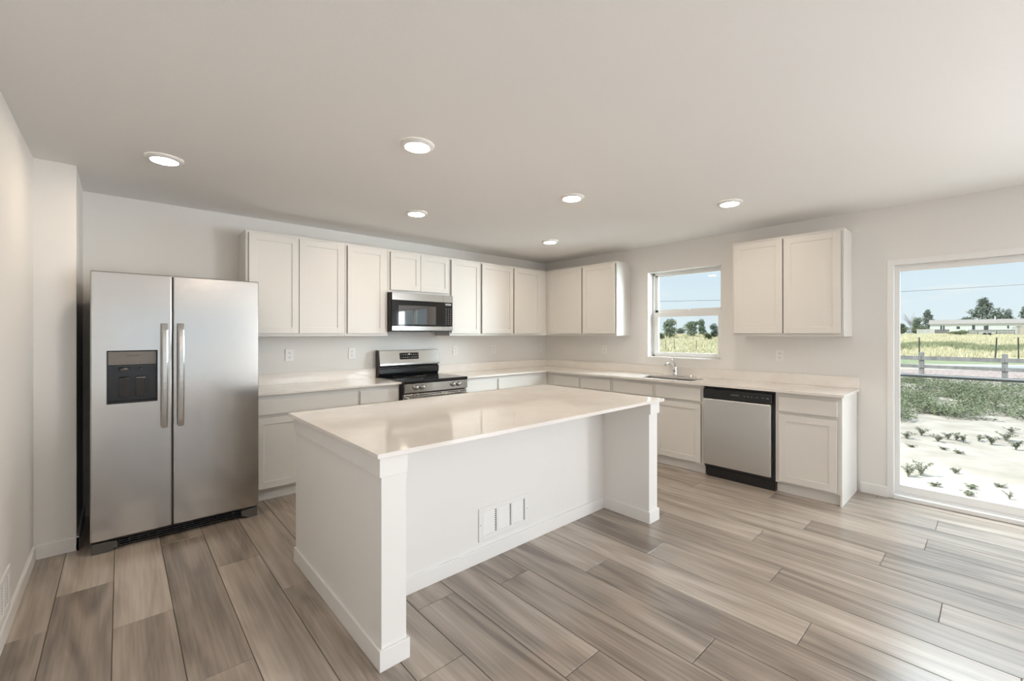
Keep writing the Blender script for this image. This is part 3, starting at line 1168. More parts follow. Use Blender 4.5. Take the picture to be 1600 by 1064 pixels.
for xx in (-2.588, -2.518, -2.142, -2.072):
    b = MB()
    b.lathe([(0.0245, 0.0), (0.0245, 0.006), (0.020, 0.008), (0.019, 0.030), (0.016, 0.033), (0.002, 0.033)], (xx, -0.6622, 0.832), 'y', 24)
    b.box(xx - 0.004, xx + 0.004, -0.690, -0.700, 0.814, 0.850, 0.002)
    b.build('burner_knob', M['steel_sink'], kp, True)
b = MB()
b.box(GX0 + 0.006, GX1 - 0.002, -0.6105, -0.648, 0.245, 0.766, 0.004)
od = b.build('oven_door', M['steel_fine'], rg)
b = MB()
for k, (xa, xb) in enumerate(((-2.69, -2.60), (-2.575, -2.56), (-2.53, -2.43), (-2.41, -2.27), (-2.24, -2.225), (-2.20, -2.06), (-2.035, -1.97))):
    b.box(xa, xb, -0.6485, -0.6495, 0.748, 0.756)
b.build('door_vents', M['slot'], od)
b = MB()
b.box(GX0 + 0.07, GX1 - 0.07, -0.6485, -0.650, 0.34, 0.66, 0.0005)
b.build('oven_window', M['blackglass'], od)
b = MB()
b.tube([(GX0 + 0.025, -0.700, 0.722), (GX1 - 0.02, -0.700, 0.722)], 0.0145, 16)
b.box(GX0 + 0.03, GX0 + 0.06, -0.6485, -0.700, 0.711, 0.733, 0.003)
b.box(GX1 - 0.06, GX1 - 0.03, -0.6485, -0.700, 0.711, 0.733, 0.003)
b.build('oven_handle', M['steel_fine'], od, False)
b = MB()
b.box(GX0 + 0.006, GX1 - 0.002, -0.6105, -0.645, 0.075, 0.236, 0.004)
b.build('storage_drawer', M['steel_fine'], rg)
for xx in (GX0 + 0.06, GX1 - 0.06):
    for yy in (-0.1, -0.55):
        b = MB()
        b.lathe([(0.02, 0.0), (0.02, 0.008), (0.012, 0.010), (0.012, 0.0195)], (xx, yy, 0), 'z', 12)
        b.build('leveling_foot', M['dark'], rg)

# ------------------------------------------------------------------ microwave
UX0, UX1, UF = -2.7145, -1.9625, -0.400
UZ0, UZ1 = 1.408, 1.806
mw = thing('microwave_oven', ((UX0 + UX1) / 2, -0.2, UZ0), 'over-the-range microwave with steel trim and a black glass door', 'microwave')
b = MB()
b.box(UX0, UX1 + 0.012, -0.003, -0.372, UZ0 - 0.012, UZ1, 0.002)
b.build('microwave_body', M['dark'], mw)
XS = -2.090
b = MB()
b.box(UX0 + 0.001, XS - 0.001, -0.3725, UF + 0.003, UZ0, UZ1, 0.002)
md = b.build('microwave_door', M['blackglass'], mw)
b = MB()
b.box(UX0 + 0.002, XS - 0.0015, UF + 0.0028, UF - 0.002, UZ1 - 0.078, UZ1 - 0.001, 0.001)
b.build('steel_trim', M['steel_fine'], md)
b = MB()
b.box(UX0 + 0.002, XS - 0.0015, UF + 0.0028, UF - 0.002, UZ0 + 0.001, UZ0 + 0.046, 0.001)
b.build('steel_trim', M['steel_fine'], md)
b = MB()
b.box(UX0 + 0.075, XS - 0.095, UF + 0.0026, UF + 0.0016, UZ0 + 0.066, UZ1 - 0.132)
b.build('door_window', M['window_tint'], md)
b = MB()
b.box(XS, UX1, -0.3725, UF + 0.003, UZ0, UZ1, 0.002)
mc = b.build('control_panel', M['blackglass'], mw)
b = MB()
b.box(XS + 0.0005, UX1, UF + 0.0028, UF - 0.002, UZ1 - 0.078, UZ1 - 0.001, 0.001)
b.build('steel_trim', M['steel_fine'], mc)
b = MB()
b.box(XS + 0.0005, UX1, UF + 0.0028, UF - 0.002, UZ0 + 0.001, UZ0 + 0.046, 0.001)
b.build('steel_trim', M['steel_fine'], mc)
b = MB()
for r_i in range(9):
    for c_i in range(3):
        xx = XS + 0.035 + c_i * 0.030
        zz = UZ0 + 0.075 + r_i * 0.021
        b.box(xx, xx + 0.010, UF + 0.0026, UF + 0.0014, zz, zz + 0.0045)
b.box(XS + 0.03, UX1 - 0.02, UF + 0.0026, UF + 0.0018, UZ1 - 0.112, UZ1 - 0.090)
b.build('keypad_marks', M['print'], mc)

# ------------------------------------------------------------------ dishwasher
DW0, DW1 = 2.6660, 3.2870
dw = thing('dishwasher', (-0.3, -2.976, 0), 'stainless dishwasher with a black control strip under the sink-wall worktop', 'dishwasher')
b = MB()
RIGHT.bx(b, DW0, DW1, 0.02, 0.550, 0.085, 0.866)
b.build('dishwasher_body', M['dark'], dw)
b = MB()
RIGHT.bx(b, DW0 + 0.004, DW1 - 0.026, 0.5505, 0.592, 0.118, 0.752, 0.006)
b.build('dishwasher_door', M['steel_dw'], dw)
b = MB()
RIGHT.bx(b, DW0 + 0.003, DW1 - 0.016, 0.5505, 0.594, 0.756, 0.846, 0.006)
cpd = b.build('control_panel', M['gloss_black'], dw)
b = MB()
RIGHT.bx(b, DW0 + 0.03, DW1, 0.45, 0.560, 0.0, 0.0845, 0.002)
b.build('toe_panel', M['gloss_black'], dw)
text('brand_lettering', 'FRIGIDAIRE', 0.0145, (-0.5952, -2.963, 0.806), (PI / 2, 0, -PI / 2), M['print'], cpd)
b = MB()
for u in (3.04, 3.07, 3.10, 3.145, 3.19, 3.225):
    RIGHT.bx(b, u, u + (0.012 if u < 3.2 else 0.022), 0.594, 0.5946, 0.803, 0.807)
b.build('control_marks', M['print'], cpd)


# ------------------------------------------------------------------ outlets
def outlet(side, u, z, label):
    o = thing('wall_outlet', side.pt(u, 0, z), label, 'outlet', 'white wall outlets')
    b = MB()
    side.bx(b, u - 0.036, u + 0.036, 0.0004, 0.0062, z - 0.058, z + 0.058, 0.002)
    b.build('cover_plate', M['plastic_white'], o)
    for dz in (-0.0205, 0.0205):
        b = MB()
        side.bx(b, u - 0.017, u + 0.017, 0.0064, 0.0076, z + dz - 0.0145, z + dz + 0.0145, 0.0005)
        rc = b.build('receptacle', M['plastic_white'], o)
        b = MB()
        for du in (-0.0065, 0.0065):
            side.bx(b, u + du - 0.0014, u + du + 0.0014, 0.0077, 0.0080, z + dz - 0.001, z + dz + 0.009)
        side.bx(b, u - 0.0028, u + 0.0028, 0.0077, 0.0080, z + dz - 0.0105, z + dz - 0.0055)
        b.build('plug_slots', M['slot'], rc)
    b = MB()
    p = side.pt(u, 0.0064, z)
    b.lathe([(0.003, 0), (0.003, 0.0012), (0.001, 0.0016)], p, 'y' if side.k == 'back' else 'x', 10)
    b.build('plate_screw', M['plastic_white'], o)


outlet(BACK, -3.584, 1.166, 'white wall outlet beside the refrigerator')
outlet(BACK, -2.974, 1.166, 'white wall outlet just left of the range backguard')
outlet(BACK, -1.650, 1.164, 'white wall outlet just right of the range')
outlet(BACK, -1.025, 1.166, 'white wall outlet midway between the range and the room corner')
outlet(BACK, -0.118, 1.166, 'white wall outlet on the range wall closest to the corner')
outlet(RIGHT, 1.082, 1.166, 'white wall outlet on the sink wall left of the window')
outlet(RIGHT, 3.157, 1.160, 'white wall outlet right of the sink window, above the dishwasher')


# ------------------------------------------------------------------ recessed ceiling lamps
def downlight(x, y, label):
    o = thing('ceiling_downlight', (x, y, H), label, 'ceiling light', 'round recessed ceiling lights')
    b = MB()
    b.lathe([(0.096, -0.0004), (0.095, -0.005), (0.086, -0.012), (0.073, -0.017), (0.068, -0.0165), (0.068, -0.004)], (x, y, H), 'z', 40, cap=False)
    b.build('trim_ring', M['plastic_white'], o, True)
    b = MB()
    b.lathe([(0.0678, -0.005), (0.0675, -0.017), (0.05, -0.0195), (0.02, -0.0205), (0.001, -0.0207)], (x, y, H), 'z', 32)
    b.build('lens', M['lens'], o, True)
    return o


lamps = [((-4.598, -1.175), 'round ceiling light nearest the fridge'),
         ((-3.551, -2.379), 'round ceiling light directly over the near left end of the island'),
         ((-2.179, -2.354), 'round ceiling light over the right end of the island'),
         ((-2.858, -1.150), 'round ceiling light in front of the range wall cabinets, above the range aisle'),
         ((-1.117, -1.134), 'round ceiling light closest to the room corner'),
         ((-1.118, -3.122), 'round ceiling light in front of the wall cabinet beside the patio door')]
first = downlight(*lamps[0][0], lamps[0][1])
for (xy, lb) in lamps[1:]:
    copy_thing(first, (xy[0], xy[1], H), lb)
copy_thing(first, (-3.6, -6.0, H), 'unseen round ceiling light added for fill behind the camera, the one closer to the island')  # this and the next are extra unseen downlights added to brighten the room
copy_thing(first, (-3.6, -8.1, H), 'unseen round ceiling light added for fill behind the camera, the one closer to the rear window')

# ================================================================== outdoors
VX, VY = Vector((0.6697, 0.7426)), Vector((0.7426, -0.6697))      # camera view axis and its sideways axis, used to place the outdoors
VO = Vector((-4.80, -4.56))  # camera position in plan


def yard(ahead, side):  # metres from the camera, along its view axis and sideways
    p = VO + VX * ahead + VY * side
    return p.x, p.y


def ground_z(x, y):
    a = (Vector((x, y)) - VO).dot(VX)
    return -0.65 + min(max(a - 46.0, 0.0), 66.0) * 0.0325


# bare sandy yard
sand = noise_mat('sand', (0.47, 0.40, 0.33), (0.67, 0.60, 0.52), 1.6, 0.95, lo=0.25, hi=0.60, detail=10)
grass_g = noise_mat('field_soil', (0.52, 0.47, 0.27), (0.70, 0.65, 0.43), 0.35, 0.95, detail=8)
strip_g = noise_mat('verge_grass', (0.30, 0.36, 0.19), (0.43, 0.47, 0.29), 1.5, 0.95, detail=8)
gravel_m = noise_mat('gravel', (0.36, 0.26, 0.23), (0.72, 0.60, 0.56), 6.0, 0.95, detail=8)
pave_m = noise_mat('concrete', (0.66, 0.62, 0.56), (0.74, 0.70, 0.64), 3.0, 0.9)


def strip(name, m, a0, a1, s0, s1, na, ns, dz=0.0):
    bm = bmesh.new()
    g = []
    for i in range(na + 1):
        row = []
        for j in range(ns + 1):
            a, s = a0 + (a1 - a0) * i / na, s0 + (s1 - s0) * j / ns
            x, y = yard(a, s)
            row.append(bm.verts.new((x, y, ground_z(x, y) + dz)))
        g.append(row)
    for i in range(na):
        for j in range(ns):
            bm.faces.new((g[i][j], g[i + 1][j], g[i + 1][j + 1], g[i][j + 1]))
    bmesh.ops.recalc_face_normals(bm, faces=bm.faces)
    mb = MB()
    mb.add(bm)
    o = mb.build(name, m)
    if o.data.polygons[0].normal.z < 0:
        o.data.flip_normals()
    return structure(o)


def quadstrip(name, m, pts, dz):
    bm = bmesh.new()
    bm.faces.new([bm.verts.new((p[0], p[1], -0.65 + dz)) for p in pts])
    mb = MB()
    mb.add(bm)
    o = mb.build(name, m)
    if o.data.polygons[0].normal.z < 0:
        o.data.flip_normals()
    return structure(o)


# yard ground (x beyond the house wall only) and field behind
def slab_ground(name, m, x0, x1, y0, y1, z):
    bm = bmesh.new()
    nx, ny = 24, 24
    g = [[bm.verts.new((x0 + (x1 - x0) * i / nx, y0 + (y1 - y0) * j / ny, z + 0.012 * math.sin(i * 2.1 + j) * math.sin(j * 1.7))) for j in range(ny + 1)] for i in range(nx + 1)]
    for i in range(nx):
        for j in range(ny):
            bm.faces.new((g[i][j], g[i + 1][j], g[i + 1][j + 1], g[i][j + 1]))
    mb = MB()
    mb.add(bm)
    return structure(mb.build(name, m))


slab_ground('ground_yard', sand, WT + 0.02, 34, -60, 6.0, -0.66)
slab_ground('ground_meadow', grass_g, WT + 0.02, 34, 6.0, 60, -0.655)
strip('ground_field', grass_g, 34.5, 112, -90, 190, 40, 30)
strip('ground_far', grass_g, 112, 420, -200, 560, 6, 12)
quadstrip('gravel_strip', gravel_m, [(19.5, 5.5), (21.5, 1.5), (25.6, -6), (38, -24), (46, -24), (31.5, -5.645), (27.9, -0.893), (23.8, 5.5)], 0.02)
quadstrip('road_edge', pave_m, [(27.0, 5.5), (32.0, -0.403), (36.2, -5.0), (52, -24), (56, -24), (38.5, -5.4), (33.9, -0.271), (28.8, 5.5)], 0.02)
quadstrip('grass_verge', strip_g, [(28.8, 5.5), (33.9, -0.271), (38.5, -5.4), (56, -24), (66, -24), (44.0, -6.0), (41.5, 0.606), (36, 6.5)], 0.016)


# plants
def leafmat(name, c0, c1):
    m = noise_mat(name, c0, c1, 3.0, 0.7, detail=3)
    return m


weed_m = leafmat('weed_leaf', (0.145, 0.16, 0.10), (0.27, 0.28, 0.19))
bush_m = leafmat('bush_leaf', (0.145, 0.18, 0.095), (0.27, 0.31, 0.17))
tree_m = leafmat('tree_leaf', (0.21, 0.28, 0.185), (0.36, 0.42, 0.29))
dark_m = leafmat('conifer_leaf', (0.11, 0.155, 0.11), (0.21, 0.26, 0.19))
bark_m = noise_mat('bark', (0.16, 0.13, 0.10), (0.28, 0.24, 0.20), 6)
straw_m = noise_mat('dry_grass', (0.66, 0.60, 0.39), (0.80, 0.75, 0.55), 0.6)
green_m = noise_mat('green_growth', (0.25, 0.29, 0.15), (0.40, 0.43, 0.25), 0.5)


def leaf(bm, p, d, ln, wd, droop=0.3):
    d = d.normalized()
    s = d.cross(Vector((0, 0, 1)))
    s = s.normalized() if s.length > 1e-4 else Vector((1, 0, 0))
    mid = p + d * ln * 0.5 + Vector((0, 0, ln * 0.12))
    tip = p + d * ln - Vector((0, 0, ln * droop))
    a, b_, c_, e_ = bm.verts.new(p), bm.verts.new(mid + s * wd / 2), bm.verts.new(tip), bm.verts.new(mid - s * wd / 2)
    f = bm.verts.new(mid - Vector((0, 0, wd * 0.18)))
    bm.faces.new((a, b_, f))
    bm.faces.new((b_, c_, f))
    bm.faces.new((c_, e_, f))
    bm.faces.new((e_, a, f))


def weed_parts(rnd, h, r, nst, nlf, leaf_len):
    lf, st = bmesh.new(), MB()
    for s in range(nst):
        a = rnd.uniform(0, 2 * PI)
        lean = rnd.uniform(0.2, 1.0) * r
        tip = Vector((math.cos(a) * lean, math.sin(a) * lean, h * rnd.uniform(0.45, 1.0)))
        mid = Vector((tip.x * 0.35, tip.y * 0.35, tip.z * 0.6))
        st.tube([(0, 0, -0.01), mid, tip], [0.006, 0.004, 0.002], 5)
        for k in range(nlf):
            t_ = rnd.uniform(0.25, 1.0)
            p = mid.lerp(tip, (t_ - 0.5) * 2) if t_ > 0.5 else Vector((0, 0, 0)).lerp(mid, t_ * 2)
            b_ = rnd.uniform(0, 2 * PI)
            leaf(lf, p, Vector((math.cos(b_), math.sin(b_), rnd.uniform(-0.1, 0.6))), leaf_len * rnd.uniform(0.6, 1.2), leaf_len * rnd.uniform(0.5, 0.8))
    l_ = MB()
    l_.add(lf)
    return l_, st


def make_weed(seed, h, r, nst, nlf, ll, loc, label):
    o = thing('weed_plant', loc, label, 'weed', 'weeds on the bare sand')
    lf, st = weed_parts(random.Random(seed), h, r, nst, nlf, ll)
    o['_o'] = (0, 0, 0)
    lf.build('leaves', weed_m, o)
    st.build('stems', weed_m, o)
    return o


GZ = -0.655
W_A = [((3.56, -3.74), 0.24, 'branching green weed beside another of its size, left of the two near the door glass'),
       ((3.74, -3.86), 0.27, 'branching green weed beside another of its size, right of the two near the door glass'),
       ((4.24, -4.18), 0.10, 'lone tiny weed on the bare sand a step beyond the paired weeds')]
W_B = [((5.93, -3.97), 'small upright sprig, first in front of the middle weed row'),
       ((5.77, -4.16), 'small flat weed in front of the middle weed row'),
       ((6.51, -3.43), 'weed at the door-frame end of the middle weed row'),
       ((7.09, -3.59), 'tallest weed near the door-frame end of the middle row'),
       ((6.68, -3.85), 'third weed along the middle row from the door frame'),
       ((7.04, -3.97), 'fourth weed along the middle row from the door frame'),
       ((7.07, -4.07), 'fifth weed along the middle row from the door frame'),
       ((6.90, -4.18), 'upright weed at the centre of the middle row'),
       ((7.31, -4.36), 'weed just past the centre of the middle row'),
       ((7.07, -4.53), 'bushy weed toward the far end of the middle row'),
       ((7.71, -4.71), 'wide weed at the picture-edge end of the middle row'),
       ((6.87, -4.82), 'front weed at the picture-edge end of the middle row'),
       ((8.76, -4.80), 'single weed between the middle row and the dense weed patch'),
       ((3.52, -4.36), 'flat dry weed low down near the door sill'),
       ((3.15, -4.34), 'small flat sprig closest to the door sill'),
       ((3.86, -4.61), 'flat spreading weed near the picture edge by the sill'),
       ((3.32, -4.69), 'upright little weed in the lower corner of the door glass'),
       ((3.30, -4.04), 'thin fallen sprig below the paired weeds'),
       ((5.74, -3.57), 'dark flat sprig next to the door frame')]
big = make_weed(1, 0.22, 0.15, 7, 18, 0.038, (W_A[1][0][0], W_A[1][0][1], GZ), W_A[1][2])
big2 = make_weed(2, 0.18, 0.16, 8, 17, 0.038, (W_A[0][0][0], W_A[0][0][1], GZ), W_A[0][2])
mid1 = make_weed(3, 0.21, 0.13, 6, 17, 0.046, (W_B[3][0][0], W_B[3][0][1], GZ), W_B[3][1])
mid2 = make_weed(4, 0.14, 0.14, 7, 16, 0.044, (W_B[2][0][0], W_B[2][0][1], GZ), W_B[2][1])
flat1 = make_weed(5, 0.05, 0.11, 8, 12, 0.034, (W_B[13][0][0], W_B[13][0][1], GZ), W_B[13][1])
copy_thing(flat1, (W_A[2][0][0], W_A[2][0][1], GZ), W_A[2][2], 1.0, (0.7, 0.7, 1.6))
rw = random.Random(11)
for k, ((x, y), lb) in enumerate(W_B):
    if k in (2, 3, 13):
        continue
    src = flat1 if k in (0, 1, 14, 15, 17, 18) else (mid1 if k % 2 else mid2)
    if k == 16:
        src = big
    s = rw.uniform(0.8, 1.15) * (0.6 if k == 16 else 1.0)
    copy_thing(src, (x, y, GZ), lb, rw.uniform(0, 6), (s, s, s))

# dense weed patch in the middle of the yard
rd = random.Random(5)
lf_all, n_ = bmesh.new(), 0
for k in range(900):
    x = rd.uniform(8.6, 21.0)
    y = rd.uniform(-10.0, 1.0)
    # front edge of the patch is ragged and runs away from the house towards the road
    edge = 8.8 + 0.9 * (-y - 3.1) + 0.5 * math.sin(y * 5)
    if x < edge + rd.uniform(0, 0.9) or rd.random() < 0.12 or math.sin(x * 1.9 + y) + math.sin(y * 2.7 - x * 0.6) > 1.25:
        continue
    h = rd.uniform(0.16, 0.42)
    for q in range(75):
        a = rd.uniform(0, 2 * PI)
        rr = 0.33 * math.sqrt(rd.random())
        p = Vector((x + math.cos(a) * rr, y + math.sin(a) * rr, GZ + h * rd.uniform(0.05, 1.0) * (1.1 - rr * 1.6)))
        b_ = rd.uniform(0, 2 * PI)
        leaf(lf_all, p, Vector((math.cos(b_), math.sin(b_), rd.uniform(-0.2, 0.7))), rd.uniform(0.06, 0.12), rd.uniform(0.035, 0.065))
mb = MB()
mb.add(lf_all)
wp = mb.build('weed_patch', bush_m)
wp['kind'] = 'stuff'
tag(wp, 'dense band of green weeds growing across the sandy yard', 'weeds')


# dry grass and green growth over the field
def tufts(name, m, count, arange, srange, hgt, seed, label, cat, keep=None):
    r = random.Random(seed)
    bm = bmesh.new()
    for k in range(count):
        a, s = r.uniform(*arange), r.uniform(*srange)
        s *= a
        if keep and not keep(a, s / a, r):
            continue
        x, y = yard(a, s)
        z = ground_z(x, y)
        for q in range(5):
            an = r.uniform(0, 2 * PI)
            h = hgt * r.uniform(0.5, 1.1)
            wv = Vector((math.cos(an), math.sin(an), 0)) * 0.055
            o = Vector((x + r.uniform(-0.25, 0.25), y + r.uniform(-0.25, 0.25), z - 0.02))
            tip = o + Vector((r.uniform(-0.15, 0.15), r.uniform(-0.15, 0.15), h))
            bm.faces.new((bm.verts.new(o - wv), bm.verts.new(o + wv), bm.verts.new(tip)))
    mb = MB()
    mb.add(bm)
    o = mb.build(name, m)
    o['kind'] = 'stuff'
    tag(o, label, cat)
    return o


tufts('dry_grass', straw_m, 8500, (37, 105), (0.28, 1.24), 0.42, 31, 'tall pale dry grass covering the field beyond the road', 'grass')
tufts('green_growth', green_m, 2600, (46, 64), (0.86, 1.24), 0.55, 32, 'green growth in a low drift across the dry field', 'grass',
      keep=lambda a, t_, r: abs(a - (55 + 5 * math.sin(t_ * 21))) < 6.5 - 3 * r.random())


# trees
def tree(name, ahead, side, height, width, kind, label, m, seed, trunk=True, group='trees beyond the field'):
    x, y = yard(ahead, side)
    z = ground_z(x, y) - 0.05
    o = thing(name, (x, y, z), label, 'tree', group)
    r = random.Random(seed)
    bm = bmesh.new()
    blobs = []
    if kind == 'conifer':
        for k in range(9):
            t_ = k / 8
            blobs.append((Vector((r.uniform(-0.08, 0.08) * width, r.uniform(-0.08, 0.08) * width, height * (0.16 + 0.80 * t_))), width * 0.5 * (1.0 - 0.86 * t_), height * 0.10))
    else:
        for k in range(14):
            a = r.uniform(0, 2 * PI)
            q = r.uniform(0, 0.30) * width
            hz = r.uniform(0.16, 0.86)
            blobs.append((Vector((math.cos(a) * q, math.sin(a) * q, height * hz)), width * r.uniform(0.18, 0.30) * (1.25 - 0.5 * hz), height * r.uniform(0.11, 0.19)))
    size = 0.085 * (width + height) * 0.5
    for (c_, rw_, rh_) in blobs:
        for k in range(150):
            v = Vector((r.gauss(0, 1), r.gauss(0, 1), r.gauss(0, 1))).normalized()
            rad = r.uniform(0.55, 1.08)
            p = c_ + Vector((v.x * rw_ * rad, v.y * rw_ * rad, v.z * rh_ * rad))
            b_ = r.uniform(0, 2 * PI)
            leaf(bm, p, Vector((v.x + math.cos(b_) * 0.7, v.y + math.sin(b_) * 0.7, r.uniform(-0.5, 0.6))), size * r.uniform(0.7, 1.4), size * r.uniform(0.5, 0.9))
    mb = MB()
    for v in bm.verts:
        v.co += Vector((x, y, z))
    mb.add(bm)
    mb.build('crown', m, o)
    if trunk:
        b = MB()
        b.tube([(x, y, z - 0.1), (x, y, z + height * 0.3), (x + 0.05 * width, y, z + height * 0.62)], [width * 0.045, width * 0.035, width * 0.015], 8)
        b.build('trunk', bark_m, o)
    return o


def S_(px):      # image pixel column to sideways metres per metre ahead of the camera
    return (px - 800.0) / 679.37


TR = [('pine_tree', 84, S_(1046.5), 4.1, 3.0, 'round', 'big pale green tree at the left of the sink-window view', tree_m, 41),
      ('pine_tree', 108, S_(1063), 1.9, 2.6, 'round', 'low tree between the two big ones in the sink-window view', dark_m, 42),
      ('pine_tree', 92, S_(1080), 3.4, 3.6, 'round', 'dark broad tree at the centre of the sink-window view', tree_m, 43),
      ('pine_tree', 101, S_(1096), 3.9, 2.4, 'round', 'tall open-crowned tree right of centre in the sink-window view', tree_m, 44),
      ('pine_tree', 86, S_(1116), 3.2, 1.7, 'round', 'narrow dark tree at the right of the sink-window view', dark_m, 45),
      ('shrub_tree', 79, S_(1106), 1.2, 2.0, 'round', 'low bright shrub under the trees in the sink-window view', bush_m, 46),
      ('shrub_tree', 77, S_(1034), 1.3, 1.3, 'round', 'small shrub at the frame edge of the sink-window view', bush_m, 47),
      ('round_tree', 105, S_(1409), 3.2, 2.8, 'round', 'bushy tree next to the patio-door frame', bush_m, 48),
      ('round_tree', 136, S_(1432), 5.3, 3.2, 'round', 'rounded green tree left of the white house', tree_m, 49),
      ('conifer_tree', 127, S_(1450), 6.6, 4.2, 'conifer', 'pointed conifer at the left end of the white house', dark_m, 50),
      ('shrub_tree', 123, S_(1432), 2.2, 4.0, 'round', 'long low shrub at the foot of the trees left of the house', bush_m, 51),
      ('round_tree', 126, S_(1508), 5.0, 3.7, 'round', 'small round tree peeking over the house roof', dark_m, 52),
      ('conifer_tree', 146, S_(1535), 11.2, 10.0, 'conifer', 'tallest conifer with a spike top behind the house', dark_m, 53),
      ('conifer_tree', 128, S_(1559), 8.2, 4.6, 'round', 'dense dark tree right of the tallest conifer behind the house', dark_m, 54),
      ('conifer_tree', 143, S_(1577), 8.9, 3.2, 'round', 'dark tree at the right end of the group behind the house', dark_m, 55),
      ('conifer_tree', 130, S_(1606), 8.6, 5.4, 'conifer', 'dark conifer cut off by the picture edge', dark_m, 56)]
for (nm, a, t_, h, w_, kd, lb, m_, sd) in TR:
    tree(nm, a, t_ * a, h, w_, kd, lb, m_, sd)
# bare tree
x, y = yard(112, S_(1423) * 112)
z = ground_z(x, y)
bt = thing('bare_tree', (x, y, z), 'bare leafless tree between the bushes beside the door frame', 'tree', 'trees beyond the field')
b = MB()
r = random.Random(60)
b.tube([(x, y, z - 0.1), (x, y, z + 2.6)], [0.16, 0.12], 6)
for k in range(16):
    a = r.uniform(0, 2 * PI)
    q = r.uniform(0.6, 1.9)
    p1 = Vector((x, y, z + r.uniform(1.6, 2.6)))
    p2 = p1 + Vector((math.cos(a) * q * 0.5, math.sin(a) * q * 0.5, r.uniform(0.8, 1.6)))
    p3 = p2 + Vector((math.cos(a + 0.4) * q * 0.6, math.sin(a + 0.4) * q * 0.6, r.uniform(0.6, 1.7)))
    b.tube([p1, p2, p3], [0.07, 0.05, 0.02], 5)
b.build('branches', noise_mat('grey_bark', (0.34, 0.34, 0.40), (0.42, 0.42, 0.48), 4), bt)

# white single-storey house beyond the field
white_m = mat('white_siding', (0.72, 0.74, 0.74), 0.7)
roof_m = noise_mat('shingles', (0.40, 0.36, 0.32), (0.47, 0.43, 0.39), 3)
pane_m = mat('house_window', (0.05, 0.06, 0.07), 0.2)
greywood = noise_mat('weathered_wood', (0.24, 0.235, 0.235), (0.36, 0.35, 0.345), 5, 0.85, stretch=(1, 1, 0.4))
HR, HT = 162.0, math.atan(S_(1533))          # range and bearing of the house from the camera, bearing by image column


def polar(rng, bearing, drop=0.0):
    p = VO + (VX * math.cos(bearing) + VY * math.sin(bearing)) * rng
    t_ = VY * math.cos(bearing) - VX * math.sin(bearing)
    return (p.x, p.y, ground_z(p.x, p.y) - drop), math.atan2(t_.y, t_.x)


def along(px, rng=HR):
    return rng * math.tan(math.atan(S_(px)) - HT)


hpos, ang_h = polar(HR, HT)
HS0, HS1 = along(1453), along(1640)
ang = math.atan2(VY.y, VY.x)


def local(o_root, mb):
    """shapes are drawn in the thing's own axes: x along it, -y towards the kitchen"""
    return mb


def build_local(mb, name, m, root):
    me = bpy.data.meshes.new(name)
    mb.bm.to_mesh(me)
    mb.bm.free()
    me.materials.append(m)
    o = bpy.data.objects.new(name, me)
    COL.objects.link(o)
    o.parent = root
    o['_o'] = (0, 0, 0)
    return o


house = thing('mobile_home', hpos, 'long low white house with a tan roof across the field', 'house')
house.rotation_euler = (0, 0, ang_h)
b = MB()
b.box(HS0, HS1, 0, 6.0, -0.6, 2.55)
build_local(b, 'house_walls', white_m, house)
b = MB()
b.prism([(-0.30, 2.5), (3.0, 3.62), (6.3, 2.5), (6.3, 2.62), (3.0, 3.75), (-0.30, 2.62)], 'x', HS0 - 0.3, HS1 + 0.4)
build_local(b, 'roof', roof_m, house)
for (px, wd, z0, z1) in ((1470.5, 0.32, 1.05, 2.1), (1474.5, 0.28, 1.05, 2.1), (1497, 0.6, 1.25, 1.9), (1521, 0.52, 1.05, 2.2), (1539, 0.42, 0.9, 2.0), (1542.5, 0.38, 1.0, 2.1), (1575, 0.3, 1.3, 2.0)):
    s = along(px)
    b = MB()
    b.box(s - wd / 2, s + wd / 2, -0.04, 0.02, z0, z1)
    build_local(b, 'house_window', pane_m, house)
for (px, hh) in ((1527, 0.30), (1555, 0.70)):
    s = along(px)
    b = MB()
    b.box(s - 0.12, s + 0.12, 2.4, 2.7, 3.2, 3.75 + hh, 0.02)
    build_local(b, 'roof_vent', white_m, house)


def board_fence(name, a, p0, p1, hgt, m, label, solid=True, board=0.16, gap=0.02):
    pos, an = polar(a, math.atan(S_((p0 + p1) / 2)))
    o = thing(name, pos, label, 'fence')
    o.rotation_euler = (0, 0, an)
    h_ = a * math.tan((math.atan(S_(p1)) - math.atan(S_(p0))) / 2)
    b = MB()
    s = -h_
    r = random.Random(int(p0))
    while s < h_ - board:
        b.box(s, s + board, 0, 0.03, 0.02, hgt * r.uniform(0.96, 1.02))
        s += board + gap
    build_local(b, 'fence_boards', m, o)
    for z_ in (0.25, hgt - 0.3):
        b = MB()
        b.box(-h_, h_, 0.03, 0.08, z_, z_ + 0.09)
        build_local(b, 'fence_rail', m, o)
    return o


darkwood = noise_mat('dark_boards', (0.11, 0.105, 0.105), (0.20, 0.195, 0.19), 5, 0.85, stretch=(1, 1, 0.4))
board_fence('board_fence', 158.0, 1460, 1484, 1.05, darkwood, 'weathered dark board fence in front of the left half of the white house')
board_fence('board_fence', 157.0, 1512, 1586, 1.15, darkwood, 'long weathered fence with gaps in front of the right half of the house', board=0.14, gap=0.10)
board_fence('picket_gate', 157.0, 1432, 1459, 1.15, noise_mat('pale_wood', (0.52, 0.51, 0.49), (0.62, 0.61, 0.59), 4), 'pale picket gate left of the white house')
pos, an = polar(152.5, math.atan(S_(1600)))
shed = thing('garden_shed', pos, 'tan shed at the picture edge in front of the house', 'shed')
shed.rotation_euler = (0, 0, an)
b = MB()
b.box(-1.05, 1.6, 0, 2.4, 0, 2.1)
build_local(b, 'shed_walls', mat('tan_siding', (0.56, 0.50, 0.44), 0.8), shed)
b = MB()
